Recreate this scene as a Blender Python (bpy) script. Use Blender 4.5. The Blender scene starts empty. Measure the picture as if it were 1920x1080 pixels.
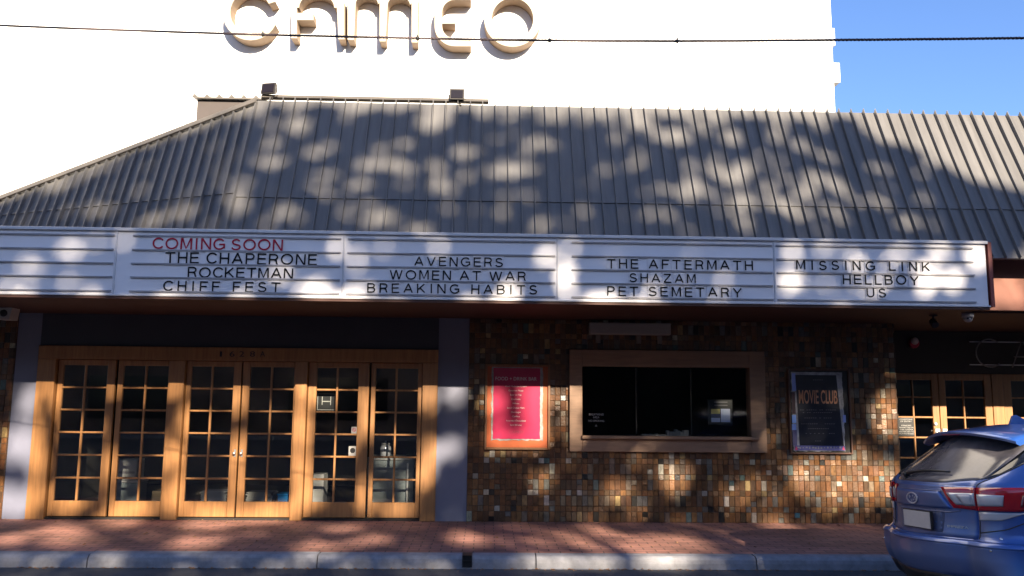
import bpy, bmesh, math, random
import numpy as np
from mathutils import Vector, Matrix
R_ = math.radians
rnd = random.Random(7)
scn = bpy.context.scene
col = scn.collection

# ---------------------------------------------------------------- camera
FPX, PITCH, YAW, ROLL = 1556.0, R_(7.6), R_(1.7), R_(0.55)
CAM = np.array([0.0, 0.0, 1.73])
_f = np.array([math.sin(YAW)*math.cos(PITCH), math.cos(YAW)*math.cos(PITCH), math.sin(PITCH)])
_r = np.array([math.cos(YAW), -math.sin(YAW), 0.0])
_u = np.cross(_r, _f)
_R = _r*math.cos(ROLL)+_u*math.sin(ROLL)
_U = _u*math.cos(ROLL)-_r*math.sin(ROLL)
cd = bpy.data.cameras.new('camera'); cam = bpy.data.objects.new('camera', cd); col.objects.link(cam)
cd.sensor_width = 36; cd.lens = FPX/1920*36; cd.clip_start = 0.05; cd.clip_end = 2000
cam.matrix_world = Matrix(((_R[0], _U[0], -_f[0], CAM[0]), (_R[1], _U[1], -_f[1], CAM[1]), (_R[2], _U[2], -_f[2], CAM[2]), (0, 0, 0, 1)))
scn.camera = cam

# ---------------------------------------------------------------- light
SUN_AZ, PROFILE = R_(-16), R_(23.0)         # sun behind the camera, a little to the right
SUN_EL = math.atan(math.tan(PROFILE)*math.cos(SUN_AZ))
SUN = np.array([-math.sin(SUN_AZ)*math.cos(SUN_EL), -math.cos(SUN_AZ)*math.cos(SUN_EL), math.sin(SUN_EL)])
world = bpy.data.worlds.new('World'); scn.world = world; world.use_nodes = True
wn = world.node_tree.nodes; wl = world.node_tree.links
sky = wn.new('ShaderNodeTexSky'); sky.sky_type = 'NISHITA'; sky.sun_disc = False
sky.sun_elevation = SUN_EL; sky.sun_rotation = math.pi+SUN_AZ; sky.air_density = 1.0; sky.dust_density = 1.3; sky.ozone_density = 2.5
tint = wn.new('ShaderNodeMix'); tint.data_type = 'RGBA'; tint.blend_type = 'MULTIPLY'; tint.inputs[0].default_value = 1; tint.inputs[7].default_value = (.82, .96, 1.26, 1)
wl.new(sky.outputs[0], tint.inputs[6]); wl.new(tint.outputs[2], wn['Background'].inputs[0]); wn['Background'].inputs[1].default_value = 0.058
ld = bpy.data.lights.new('sun', 'SUN'); ld.energy = 5.0; ld.angle = R_(0.5); ld.color = (1.0, 0.85, 0.64)
lo = bpy.data.objects.new('sun', ld); col.objects.link(lo); lo.location = (8, -30, 30)
lo.rotation_euler = Vector(SUN).to_track_quat('Z', 'Y').to_euler()
scn.view_settings.view_transform = 'Standard'; scn.view_settings.look = 'None'
scn.view_settings.exposure = 1.95; scn.view_settings.gamma = 1.0
scn.render.engine = 'CYCLES'
scn.cycles.max_bounces = 8; scn.cycles.transparent_max_bounces = 16

# ---------------------------------------------------------------- helpers
def ray(px, py): return _f*FPX+_R*(px-960)-_U*(py-540)
def at(px, py, Y):
    d = ray(px, py); return CAM+d*((Y-CAM[1])/d[1])
def atz(px, py, Z):
    d = ray(px, py); return CAM+d*((Z-CAM[2])/d[2])
def X(px, py, Y): return float(at(px, py, Y)[0])
def Z(px, py, Y): return float(at(px, py, Y)[2])

ORG = {}
def tag(o, label=None, cat=None, group=None, kind=None):
    if label: o['label'] = label
    if cat: o['category'] = cat
    if group: o['group'] = group
    if kind: o['kind'] = kind
    return o
def thing(name, label, cat, loc=(0, 0, 0), group=None, rz=0.0):
    o = bpy.data.objects.new(name, None); col.objects.link(o); o.empty_display_size = 0.2
    o.location = loc; o.rotation_euler = (0, 0, rz); ORG[o] = Vector(loc)
    return tag(o, label, cat, group)

class MB:
    def __init__(s): s.v = []; s.f = []; s.c = []; s.cur = None; s.sm = []
    def face(s, idx, smooth=False): s.f.append(idx); s.c.append(s.cur); s.sm.append(smooth)
    def poly(s, pts, smooth=False):
        n = len(s.v); s.v += [tuple(map(float, p)) for p in pts]; s.face(list(range(n, n+len(pts))), smooth)
    def hexa(s, p):     # 8 corners: bottom 0-3 ccw, top 4-7
        n = len(s.v); s.v += [tuple(map(float, q)) for q in p]
        for q in ((0, 3, 2, 1), (4, 5, 6, 7), (0, 1, 5, 4), (1, 2, 6, 5), (2, 3, 7, 6), (3, 0, 4, 7)): s.face([n+i for i in q])
    def box(s, x0, x1, y0, y1, z0, z1):
        s.hexa([(x0, y0, z0), (x1, y0, z0), (x1, y1, z0), (x0, y1, z0), (x0, y0, z1), (x1, y0, z1), (x1, y1, z1), (x0, y1, z1)])
    def bevbox(s, x0, x1, y0, y1, z0, z1, b=0.005):   # box with its front (-y) edges chamfered
        n = len(s.v)
        s.v += [(x0, y1, z0), (x1, y1, z0), (x1, y1, z1), (x0, y1, z1), (x0, y0+b, z0), (x1, y0+b, z0), (x1, y0+b, z1), (x0, y0+b, z1),
                (x0+b, y0, z0+b), (x1-b, y0, z0+b), (x1-b, y0, z1-b), (x0+b, y0, z1-b)]
        for q in ((3, 2, 1, 0), (0, 1, 5, 4), (1, 2, 6, 5), (2, 3, 7, 6), (3, 0, 4, 7), (4, 5, 9, 8), (5, 6, 10, 9), (6, 7, 11, 10), (7, 4, 8, 11), (8, 9, 10, 11)):
            s.face([n+i for i in q])
    def prism(s, pts, vec):  # polygon extruded along vec
        n = len(s.v); k = len(pts); s.v += [tuple(map(float, p)) for p in pts]
        s.v += [tuple(float(p[i]+vec[i]) for i in range(3)) for p in pts]
        s.face(list(range(n, n+k))[::-1]); s.face(list(range(n+k, n+2*k)))
        for i in range(k): s.face([n+i, n+(i+1) % k, n+k+(i+1) % k, n+k+i])
    def ringprism(s, outer, inner, vec):  # closed ring between two equal-length loops
        n = len(s.v); k = len(outer)
        for loop in (outer, inner):
            s.v += [tuple(map(float, p)) for p in loop]
        for loop in (outer, inner):
            s.v += [tuple(float(p[i]+vec[i]) for i in range(3)) for p in loop]
        for i in range(k):
            j = (i+1) % k
            s.face([n+i, n+j, n+k+j, n+k+i]); s.face([n+2*k+i, n+3*k+i, n+3*k+j, n+2*k+j])
            s.face([n+i, n+2*k+i, n+2*k+j, n+j]); s.face([n+k+i, n+k+j, n+3*k+j, n+3*k+i])
    def tube(s, path, rad, seg=8, cap=True):
        path = [Vector(p) for p in path]; n0 = len(s.v); m = len(path)
        rads = rad if hasattr(rad, '__len__') else [rad]*m
        ref = None
        for i, p in enumerate(path):
            t = (path[min(i+1, m-1)]-path[max(i-1, 0)]).normalized()
            if ref is None: ref = Vector((0, 0, 1)) if abs(t.z) < 0.9 else Vector((1, 0, 0))
            a = (ref-t*ref.dot(t)).normalized(); b = t.cross(a); ref = a
            for k in range(seg):
                w = 2*math.pi*k/seg; s.v.append(tuple(p+(a*math.cos(w)+b*math.sin(w))*rads[i]))
        for i in range(m-1):
            for k in range(seg):
                k2 = (k+1) % seg
                s.face([n0+i*seg+k, n0+i*seg+k2, n0+(i+1)*seg+k2, n0+(i+1)*seg+k], True)
        if cap:
            s.face([n0+k for k in range(seg)][::-1]); s.face([n0+(m-1)*seg+k for k in range(seg)])
    def lathe(s, c, axis, prof, seg=20):   # prof: (distance along axis, radius)
        c = Vector(c); ax = Vector(axis).normalized(); ref = Vector((0, 0, 1)) if abs(ax.z) < .9 else Vector((1, 0, 0))
        a = ref.cross(ax).normalized(); b = ax.cross(a); n0 = len(s.v)
        for d, r in prof:
            for k in range(seg):
                w = 2*math.pi*k/seg; s.v.append(tuple(c+ax*d+(a*math.cos(w)+b*math.sin(w))*r))
        for i in range(len(prof)-1):
            for k in range(seg):
                k2 = (k+1) % seg; s.face([n0+i*seg+k, n0+i*seg+k2, n0+(i+1)*seg+k2, n0+(i+1)*seg+k], True)
        s.face([n0+k for k in range(seg)][::-1]); s.face([n0+(len(prof)-1)*seg+k for k in range(seg)])
    def build(s, name, mat, parent=None, org=None, fix=True, smooth=None):
        o0 = Vector(org) if org is not None else (ORG.get(parent, Vector((0, 0, 0))) if parent is not None else Vector((0, 0, 0)))
        me = bpy.data.meshes.new(name)
        me.from_pydata([(v[0]-o0.x, v[1]-o0.y, v[2]-o0.z) for v in s.v], [], s.f)
        me.materials.append(mat)
        if fix:
            bm = bmesh.new(); bm.from_mesh(me); bmesh.ops.recalc_face_normals(bm, faces=bm.faces); bm.to_mesh(me); bm.free()
        me.polygons.foreach_set('use_smooth', [bool(x) if smooth is None else smooth for x in s.sm])
        if any(c is not None for c in s.c):
            at_ = me.color_attributes.new('Col', 'FLOAT_COLOR', 'CORNER'); arr = []
            for f, c in zip(s.f, s.c): arr += list(c+(1.0,) if c else (1, 1, 1, 1))*len(f)
            at_.data.foreach_set('color', arr)
        ob = bpy.data.objects.new(name, me); col.objects.link(ob)
        if parent is not None:
            ob.parent = parent; ORG[ob] = o0
        else:
            ob.location = o0; ORG[ob] = o0
        return ob

def text_data(body, size=1.0, extrude=0.0, offset=0.0):
    c = bpy.data.curves.new('t', 'FONT'); c.body = body; c.size = size; c.extrude = extrude; c.resolution_u = 4; c.offset = offset
    c.align_x = 'LEFT'
    o = bpy.data.objects.new('t', c); col.objects.link(o)
    dg = bpy.context.evaluated_depsgraph_get(); ev = o.evaluated_get(dg); me = ev.to_mesh()
    vs = [tuple(v.co) for v in me.vertices]; fs = [list(p.vertices) for p in me.polygons]
    ev.to_mesh_clear(); bpy.data.objects.remove(o); bpy.data.curves.remove(c)
    return vs, fs
def add_text(mb, body, x0, x1, zb, cap, y, depth=0.001, n=(0, -1), xdir=(1, 0), offset=0.0):
    """text on a vertical surface: from x0 to x1, baseline zb, capital height cap, front at y"""
    vs, fs = text_data(body, 1.0, 0.5, offset)
    xs = [v[0] for v in vs]; a, b = min(xs), max(xs); hh = 0.729
    for v, in [(None,)]: pass
    n0 = len(mb.v)
    for v in vs: mb.v.append((x0+(v[0]-a)/(b-a)*(x1-x0), y+(0.5-v[2])*depth, zb+v[1]/hh*cap))
    for f in fs: mb.face([n0+i for i in f])

# ---------------------------------------------------------------- materials
def mat(name, color=(.5, .5, .5), rough=.6, metal=0.0, spec=.5, noise=None, bump=None, attr=False, emit=None, coat=0.0):
    m = bpy.data.materials.new(name); m.use_nodes = True; n = m.node_tree.nodes; l = m.node_tree.links; b = n['Principled BSDF']
    b.inputs['Base Color'].default_value = (*color, 1); b.inputs['Roughness'].default_value = rough; b.inputs['Metallic'].default_value = metal
    b.inputs['Specular IOR Level'].default_value = spec; b.inputs['Coat Weight'].default_value = coat
    tc = n.new('ShaderNodeTexCoord')
    src = None
    if attr:
        a = n.new('ShaderNodeVertexColor'); a.layer_name = 'Col'; src = a.outputs[0]
        l.new(src, b.inputs['Base Color'])
    if noise:       # (scale vec or float, amount, detail)
        sc, amt = noise[0], noise[1]
        mp = n.new('ShaderNodeMapping'); mp.inputs['Scale'].default_value = sc if hasattr(sc, '__len__') else (sc, sc, sc)
        l.new(tc.outputs['Object'], mp.inputs['Vector'])
        t = n.new('ShaderNodeTexNoise'); t.inputs['Scale'].default_value = 1; t.inputs['Detail'].default_value = 6; t.inputs['Roughness'].default_value = .65
        l.new(mp.outputs[0], t.inputs['Vector'])
        mr = n.new('ShaderNodeMapRange'); mr.inputs[1].default_value = .3; mr.inputs[2].default_value = .7; mr.inputs[3].default_value = 1-amt; mr.inputs[4].default_value = 1+amt
        l.new(t.outputs[0], mr.inputs[0])
        mx = n.new('ShaderNodeMix'); mx.data_type = 'RGBA'; mx.blend_type = 'MULTIPLY'; mx.inputs[0].default_value = 1
        if src is not None: l.new(src, mx.inputs[6])
        else: mx.inputs[6].default_value = (*color, 1)
        l.new(mr.outputs[0], mx.inputs[7]); l.new(mx.outputs[2], b.inputs['Base Color'])
    if bump:        # (scale, strength, distance)
        t2 = n.new('ShaderNodeTexNoise'); t2.inputs['Detail'].default_value = 5
        mp2 = n.new('ShaderNodeMapping'); sc = bump[0]; mp2.inputs['Scale'].default_value = sc if hasattr(sc, '__len__') else (sc, sc, sc)
        t2.inputs['Scale'].default_value = 1
        l.new(tc.outputs['Object'], mp2.inputs['Vector']); l.new(mp2.outputs[0], t2.inputs['Vector'])
        bp = n.new('ShaderNodeBump'); bp.inputs['Strength'].default_value = bump[1]; bp.inputs['Distance'].default_value = bump[2]
        l.new(t2.outputs[0], bp.inputs['Height']); l.new(bp.outputs[0], b.inputs['Normal'])
    if emit:
        b.inputs['Emission Color'].default_value = (*emit[0], 1); b.inputs['Emission Strength'].default_value = emit[1]
    return m
def glass_mat(name, tint=(.85, .88, .88), refl=0.11, rough=0.02):
    m = bpy.data.materials.new(name); m.use_nodes = True; n = m.node_tree.nodes; l = m.node_tree.links; n.remove(n['Principled BSDF'])
    out = n['Material Output']; tr = n.new('ShaderNodeBsdfTransparent'); tr.inputs[0].default_value = (*tint, 1)
    gl = n.new('ShaderNodeBsdfGlossy'); gl.inputs['Roughness'].default_value = rough
    fr = n.new('ShaderNodeFresnel'); fr.inputs[0].default_value = 1.5
    ad = n.new('ShaderNodeMath'); ad.operation = 'MULTIPLY'; ad.inputs[1].default_value = refl/.04; ad.use_clamp = True; l.new(fr.outputs[0], ad.inputs[0])
    mx = n.new('ShaderNodeMixShader'); l.new(ad.outputs[0], mx.inputs[0]); l.new(tr.outputs[0], mx.inputs[1]); l.new(gl.outputs[0], mx.inputs[2])
    l.new(mx.outputs[0], out.inputs[0]); return m
def brick_mat():
    m = bpy.data.materials.new('paving_brick'); m.use_nodes = True; n = m.node_tree.nodes; l = m.node_tree.links; b = n['Principled BSDF']
    tc = n.new('ShaderNodeTexCoord'); mp = n.new('ShaderNodeMapping'); l.new(tc.outputs['Object'], mp.inputs[0])
    br = n.new('ShaderNodeTexBrick'); l.new(mp.outputs[0], br.inputs['Vector'])
    br.inputs['Color1'].default_value = (.34, .155, .118, 1); br.inputs['Color2'].default_value = (.24, .115, .092, 1); br.inputs['Mortar'].default_value = (.07, .05, .045, 1)
    br.inputs['Scale'].default_value = 1; br.inputs['Brick Width'].default_value = .23; br.inputs['Row Height'].default_value = .115
    br.inputs['Mortar Size'].default_value = .006; br.inputs['Mortar Smooth'].default_value = .3; br.inputs['Bias'].default_value = -.1
    t = n.new('ShaderNodeTexNoise'); t.inputs['Scale'].default_value = 1.6; t.inputs['Detail'].default_value = 8; l.new(tc.outputs['Object'], t.inputs[0])
    mr = n.new('ShaderNodeMapRange'); mr.inputs[1].default_value = .3; mr.inputs[2].default_value = .7; mr.inputs[3].default_value = .6; mr.inputs[4].default_value = 1.25; l.new(t.outputs[0], mr.inputs[0])
    mx = n.new('ShaderNodeMix'); mx.data_type = 'RGBA'; mx.blend_type = 'MULTIPLY'; mx.inputs[0].default_value = 1
    l.new(br.outputs[0], mx.inputs[6]); l.new(mr.outputs[0], mx.inputs[7]); l.new(mx.outputs[2], b.inputs['Base Color'])
    vo = n.new('ShaderNodeTexVoronoi'); vo.inputs['Scale'].default_value = 3.2; l.new(tc.outputs['Object'], vo.inputs['Vector'])
    vr = n.new('ShaderNodeMapRange'); vr.inputs[1].default_value = .05; vr.inputs[2].default_value = .075; vr.inputs[3].default_value = .35; vr.inputs[4].default_value = 1; l.new(vo.outputs['Distance'], vr.inputs[0])
    mx2 = n.new('ShaderNodeMix'); mx2.data_type = 'RGBA'; mx2.blend_type = 'MULTIPLY'; mx2.inputs[0].default_value = 1
    l.new(mx.outputs[2], mx2.inputs[6]); l.new(vr.outputs[0], mx2.inputs[7]); l.new(mx2.outputs[2], b.inputs['Base Color'])
    b.inputs['Roughness'].default_value = .75
    bp = n.new('ShaderNodeBump'); bp.inputs['Strength'].default_value = .8; bp.inputs['Distance'].default_value = .008; bp.invert = True
    l.new(br.outputs['Fac'], bp.inputs['Height']); l.new(bp.outputs[0], b.inputs['Normal'])
    return m

M = {}
M['asphalt'] = mat('asphalt', (.065, .065, .07), .85, noise=(2.5, .25), bump=(180, .6, .01))
M['kerb'] = mat('kerb_concrete', (.215, .215, .235), .8, noise=(7, .28), bump=(90, .4, .004))
M['brick'] = brick_mat()
M['white'] = mat('white_render', (.84, .83, .81), .8, noise=(.8, .04), bump=(30, .2, .004))
M['cream'] = mat('letter_side_shade', (.22, .155, .105), .75, noise=(3, .08))  # tan sides of the relief letters, underside shade put into the colour
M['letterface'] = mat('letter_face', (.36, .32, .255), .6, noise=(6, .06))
M['roof'] = mat('roof_metal', (.104, .101, .102), .5, spec=.4, noise=((9, 1.6, .5), .24))
M['hipcap'] = mat('roof_flashing', (.085, .075, .066), .5, noise=(3, .1))
M['pinkwall'] = mat('shaded_upper_panel', (.055, .044, .042), .7, noise=(3, .1))  # parapet colour lowered to stand in for tree shade that misses it
M['bluewall'] = mat('blue_grey_paint', (.13, .136, .19), .6, noise=(2.0, .07), bump=(60, .15, .003))
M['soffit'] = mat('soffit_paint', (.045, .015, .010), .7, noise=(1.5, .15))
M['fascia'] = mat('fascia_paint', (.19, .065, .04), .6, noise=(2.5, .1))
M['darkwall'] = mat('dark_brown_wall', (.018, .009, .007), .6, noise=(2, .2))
M['grout'] = mat('tile_grout', (.05, .038, .03), .9)
M['tile'] = mat('glazed_tile', (.2, .1, .06), .32, attr=True, noise=((22, 22, 14), .4), bump=(45, .35, .006))
M['wood'] = mat('varnished_timber', (.265, .125, .045), .42, noise=((26, 26, 1.6), .28), bump=((60, 60, 4), .12, .002))
M['darkwood'] = mat('brown_timber', (.215, .125, .078), .5, noise=((3, 26, 26), .18))
M['letter_black'] = mat('black_letter', (.005, .005, .006), .5, spec=.2)
M['letter_red'] = mat('red_letter', (.36, .012, .035), .5, spec=.2)
M['letterplate'] = mat('letter_plate', (.66, .645, .665), .25, noise=(1.4, .06))
M['glass'] = glass_mat('window_glass')
M['ticketglass'] = glass_mat('ticket_glass', refl=0.015, rough=.06)
M['board'] = mat('marquee_board', (.64, .63, .66), .45, noise=(1.2, .05))
M['rail'] = mat('letter_rail', (.40, .39, .42), .4, metal=.3)
M['trim'] = mat('marquee_trim', (.50, .49, .51), .4, noise=(3, .06))
M['redtrim'] = mat('marquee_end_paint', (.20, .04, .03), .5)
M['black'] = mat('black_plastic', (.012, .012, .014), .4)
M['red'] = mat('red_plastic', (.42, .02, .05), .4)
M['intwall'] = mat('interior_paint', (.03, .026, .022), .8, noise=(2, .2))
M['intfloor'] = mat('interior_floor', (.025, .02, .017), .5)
M['steel'] = mat('brushed_steel', (.55, .55, .56), .35, metal=.9)
M['darkmetal'] = mat('dark_metal', (.022, .019, .018), .5, metal=.3)
M['white_plastic'] = mat('white_plastic', (.34, .33, .33), .4)
M['paper'] = mat('paper', (.33, .32, .31), .7)
M['cardboard'] = mat('cardboard', (.17, .12, .07), .8)
M['bluebin'] = mat('blue_plastic', (.02, .22, .55), .4)
M['fridge'] = mat('fridge_enamel', (.22, .25, .26), .35)
M['magenta'] = mat('magenta_poster', (.30, .006, .048), .3, noise=(3, .06))
M['orange'] = mat('orange_backing', (.32, .06, .008), .4, noise=((3, 3, 8), .12))
M['navy'] = mat('navy_poster', (.012, .014, .024), .3)
M['postertext'] = mat('poster_lettering', (.50, .44, .43), .5)
M['faint'] = mat('poster_small_print', (.16, .15, .17), .5)
M['poorange'] = mat('orange_lettering', (.50, .23, .13), .5, noise=(25, .25))
M['maroon'] = mat('maroon_lettering', (.20, .01, .04), .5)
M['cable'] = mat('cable_sheath', (.10, .07, .075), .5)
M['bark'] = mat('tree_bark', (.16, .12, .09), .9, noise=(8, .3))
M['leaf'] = mat('tree_leaf', (.055, .085, .03), .6, noise=(3, .4))
M['oppwall'] = mat('opposite_brick', (.12, .09, .075), .8, noise=((.45, .45, .7), .85))  # coarse uneven tone put in for broken reflections in the door panes
M['carpaint'] = mat('blue_car_paint', (.022, .085, .34), .3, metal=.35, spec=.5, coat=.7, noise=(300, .12))
def dusty_paint():
    m = mat('blue_car_paint', (.022, .085, .34), .3, metal=.3, spec=.5, coat=.6); n = m.node_tree.nodes; l = m.node_tree.links; b = n['Principled BSDF']
    tc = n.new('ShaderNodeTexCoord'); sp_ = n.new('ShaderNodeSeparateXYZ'); l.new(tc.outputs['Normal'], sp_.inputs[0])
    mr = n.new('ShaderNodeMapRange'); mr.inputs[1].default_value = -.55; mr.inputs[2].default_value = -.97; mr.inputs[3].default_value = 0; mr.inputs[4].default_value = .66; mr.clamp = True; l.new(sp_.outputs[0], mr.inputs[0])
    t = n.new('ShaderNodeTexNoise'); t.inputs['Scale'].default_value = 4; t.inputs['Detail'].default_value = 8; l.new(tc.outputs['Object'], t.inputs[0])
    m2 = n.new('ShaderNodeMapRange'); m2.inputs[1].default_value = .3; m2.inputs[2].default_value = .7; m2.inputs[3].default_value = .75; m2.inputs[4].default_value = 1.1; l.new(t.outputs[0], m2.inputs[0])
    ml = n.new('ShaderNodeMath'); ml.operation = 'MULTIPLY'; ml.use_clamp = True; l.new(mr.outputs[0], ml.inputs[0]); l.new(m2.outputs[0], ml.inputs[1])
    mx = n.new('ShaderNodeMix'); mx.data_type = 'RGBA'; mx.inputs[6].default_value = (.022, .085, .34, 1); mx.inputs[7].default_value = (.125, .14, .19, 1)
    l.new(ml.outputs[0], mx.inputs[0]); l.new(mx.outputs[2], b.inputs['Base Color'])
    rr = n.new('ShaderNodeMapRange'); rr.inputs[3].default_value = .28; rr.inputs[4].default_value = .5; l.new(ml.outputs[0], rr.inputs[0]); l.new(rr.outputs[0], b.inputs['Roughness'])
    cc = n.new('ShaderNodeMapRange'); cc.inputs[3].default_value = .7; cc.inputs[4].default_value = .15; l.new(ml.outputs[0], cc.inputs[0]); l.new(cc.outputs[0], b.inputs['Coat Weight'])
    return m
M['carpaint'] = dusty_paint()
M['badge'] = mat('badge_chrome', (.5, .5, .54), .35, metal=.4)
M['carglass'] = mat('tinted_car_glass', (.012, .013, .016), .10, spec=.6, noise=(6, .3))
M['dustpaint'] = mat('dusty_blue_paint', (.105, .115, .20), .45, metal=.1, spec=.5, noise=(5, .18), coat=.25)
M['dustglass'] = mat('dusty_car_glass', (.078, .073, .082), .16, spec=.6, noise=(3, .5))
M['tailred'] = mat('red_lamp_lens', (.34, .004, .014), .12, spec=.6, coat=.5)
M['taildark'] = mat('dark_red_lens', (.12, .004, .01), .12, spec=.6)
M['tailclear'] = mat('clear_lamp_lens', (.42, .42, .46), .15, spec=.6, metal=.2)
M['chrome'] = mat('chrome', (.75, .75, .77), .15, metal=1)
M['rubber'] = mat('rubber', (.02, .02, .02), .7)
M['plate'] = mat('number_plate', (.46, .43, .41), .5, noise=(20, .05))
M['leaflitter'] = mat('dry_leaf', (.25, .13, .06), .8)

# ---------------------------------------------------------------- main planes
YW, YM, YE, YH = 11.2, 9.1, 12.3, 12.0      # shop wall, marquee face, recessed entry, white hall
ZS = 0.13                                   # pavement level
ZSOF = 2.80
ROOF0 = np.array([0, 9.2, 3.42]); RA = R_(64); RUP = np.array([0, math.cos(RA), math.sin(RA)]); RN = np.array([0, -math.sin(RA), math.cos(RA)])
def on_plane(px, py, p0, n):
    d = ray(px, py); return CAM+d*(((p0-CAM)@n)/(d@n))
def roofpt(x, d, h=0.0): return (x, ROOF0[1]+RUP[1]*d+RN[1]*h, ROOF0[2]+RUP[2]*d+RN[2]*h)

# ---------------------------------------------------------------- setting
m = MB(); m.poly([(-400, -400, -.02), (400, -400, -.02), (400, 400, -.02), (-400, 400, -.02)]); tag(m.build('ground', M['asphalt']), kind='structure')
m = MB()
prof = [(-11.5, 0), (-9.5, .085), (-6.5, .22), (-2.5, .34), (1.5, .33), (4.5, .235), (6.8, .125), (8.2, .03), (8.80, 0)]
for (ya, za), (yb2, zb2) in zip(prof[:-1], prof[1:]): m.poly([(-60, ya, za), (60, ya, za), (60, yb2, zb2), (-60, yb2, zb2)], True)
tag(m.build('road', M['asphalt']), kind='structure')
m = MB(); m.poly([(-60, 8.98, ZS), (60, 8.98, ZS), (60, 12.5, ZS), (-60, 12.5, ZS)]); tag(m.build('pavement', M['brick']), kind='structure')
m = MB()    # kerb: cast lengths with open joints and a rounded nose
joints = [X(p, 1050, 8.82) for p in (-260, 165, 595, 1005, 1418, 1830)]
xs = [-60.0]+[joints[0]-2.3*k for k in range(6, 0, -1)]+joints+[joints[-1]+2.3*k for k in range(1, 7)]+[60.0]
for i in range(len(xs)-1):
    a, b = xs[i]+.006, xs[i+1]-.006
    dy = rnd.uniform(-.004, .004); dz = rnd.uniform(-.003, .003)
    prof = [(8.80, -.02), (8.806, .06), (8.815, .095), (8.835, .117), (8.86, .127), (8.98, .131), (8.98, -.02)]
    m.prism([(a, y+dy, z+dz) for y, z in prof], (b-a, 0, 0))
tag(m.build('kerb', M['kerb']), kind='structure')

# far side of the street
m = MB(); m.box(-60, 60, -15.6, -11.5, -.01, .13); tag(m.build('far_pavement', M['kerb']), kind='structure')
t = thing('sky_block_building', 'long unseen brick building added across the street behind the camera to block sky light', 'building', (0, -20, 0))  # unseen building, its height chosen to block low sky light
m = MB(); m.box(-40, 40, -24, -16, 0, 9.0); m.build('wall', M['oppwall'], t)
m = MB(); m.box(-40.2, 40.2, -24.2, -15.8, 9.0, 9.2); m.build('roof', M['darkmetal'], t)
for z0 in (.7, 4.6):
    for k in range(8):
        m = MB(); m.box(-36+9*k, -31.5+9*k, -15.996, -15.95, z0, z0+1.9); m.build('window', M['carglass'], t)

# ---------------------------------------------------------------- white hall behind
hall = thing('theatre_hall', 'tall plain white rendered hall rising behind the brown metal roof', 'building', (-3, YH, 0))
xr = X(1562, 120, YH)
m = MB(); m.box(-16, xr, YH, 26, 2.95, 15.5); m.build('wall', M['white'], hall)
for (ya, yb, dx) in ((52, 84, .055), (117, 153, .11)):
    m = MB(); m.box(xr, xr+dx, YH+.02, 25, Z(1566, yb, YH), Z(1566, ya, YH)); m.build('ledge', M['white'], hall)
sg = thing('relief_sign', 'large cream rounded relief letters fixed high on the white hall wall', 'sign', (X(715, 40, YH), YH, 5.8))
PD = .24; YF = YH-PD
def P(px, py): p = at(px, py, YF); return (p[0], YF, p[2])
def arc(cx, cy, rx, ry, a0, a1, n=24): return [P(cx+rx*math.cos(R_(a0+(a1-a0)*i/n)), cy-ry*math.sin(R_(a0+(a1-a0)*i/n))) for i in range(n+1)]
V = (0, PD, 0)
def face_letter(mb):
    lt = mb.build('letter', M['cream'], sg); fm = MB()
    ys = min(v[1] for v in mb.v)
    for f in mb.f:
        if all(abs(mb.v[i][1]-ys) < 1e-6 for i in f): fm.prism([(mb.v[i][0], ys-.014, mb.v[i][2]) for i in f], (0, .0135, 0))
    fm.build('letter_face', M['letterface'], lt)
# C
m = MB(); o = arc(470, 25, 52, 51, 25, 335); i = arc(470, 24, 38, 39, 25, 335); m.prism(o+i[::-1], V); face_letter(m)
# A : arched top, crossbar, two legs
m = MB()
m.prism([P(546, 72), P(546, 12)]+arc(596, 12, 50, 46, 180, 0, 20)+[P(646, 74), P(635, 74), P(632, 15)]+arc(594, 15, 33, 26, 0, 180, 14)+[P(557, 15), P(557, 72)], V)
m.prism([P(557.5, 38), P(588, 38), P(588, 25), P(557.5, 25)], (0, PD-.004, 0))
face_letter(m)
# M : two arches, three legs
m = MB()
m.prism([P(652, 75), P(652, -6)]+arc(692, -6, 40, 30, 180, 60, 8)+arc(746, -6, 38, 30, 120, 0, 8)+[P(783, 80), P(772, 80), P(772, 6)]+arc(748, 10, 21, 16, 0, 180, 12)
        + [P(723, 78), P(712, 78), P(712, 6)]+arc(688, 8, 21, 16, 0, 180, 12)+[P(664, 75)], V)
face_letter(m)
# E : rounded back, three bars
m = MB()
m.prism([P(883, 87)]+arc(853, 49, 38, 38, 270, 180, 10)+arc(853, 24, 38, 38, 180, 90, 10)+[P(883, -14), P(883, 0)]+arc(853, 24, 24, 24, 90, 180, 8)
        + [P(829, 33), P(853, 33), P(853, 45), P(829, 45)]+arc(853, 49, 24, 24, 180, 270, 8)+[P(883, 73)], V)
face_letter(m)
# O
m = MB(); n_ = 48
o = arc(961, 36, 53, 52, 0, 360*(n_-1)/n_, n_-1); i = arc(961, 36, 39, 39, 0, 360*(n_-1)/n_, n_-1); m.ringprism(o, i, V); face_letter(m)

# thin cable along the hall wall
m = MB(); pa, pb = at(-40, 231, YH-.03), at(372, 229, YH-.03); m.tube([pa, (pa+pb)/2+np.array([0, 0, .01]), pb], .006, 6)
tag(m.build('wall_cable', M['white_plastic'], None, org=pa), 'thin pale cable running level along the white wall above the sloping roof end', 'cable')

# ---------------------------------------------------------------- cinema front building
cf = thing('cinema_building', 'single storey cinema front with ribbed metal mansard roof and tiled wall', 'building', (0, YW, ZS))
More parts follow.
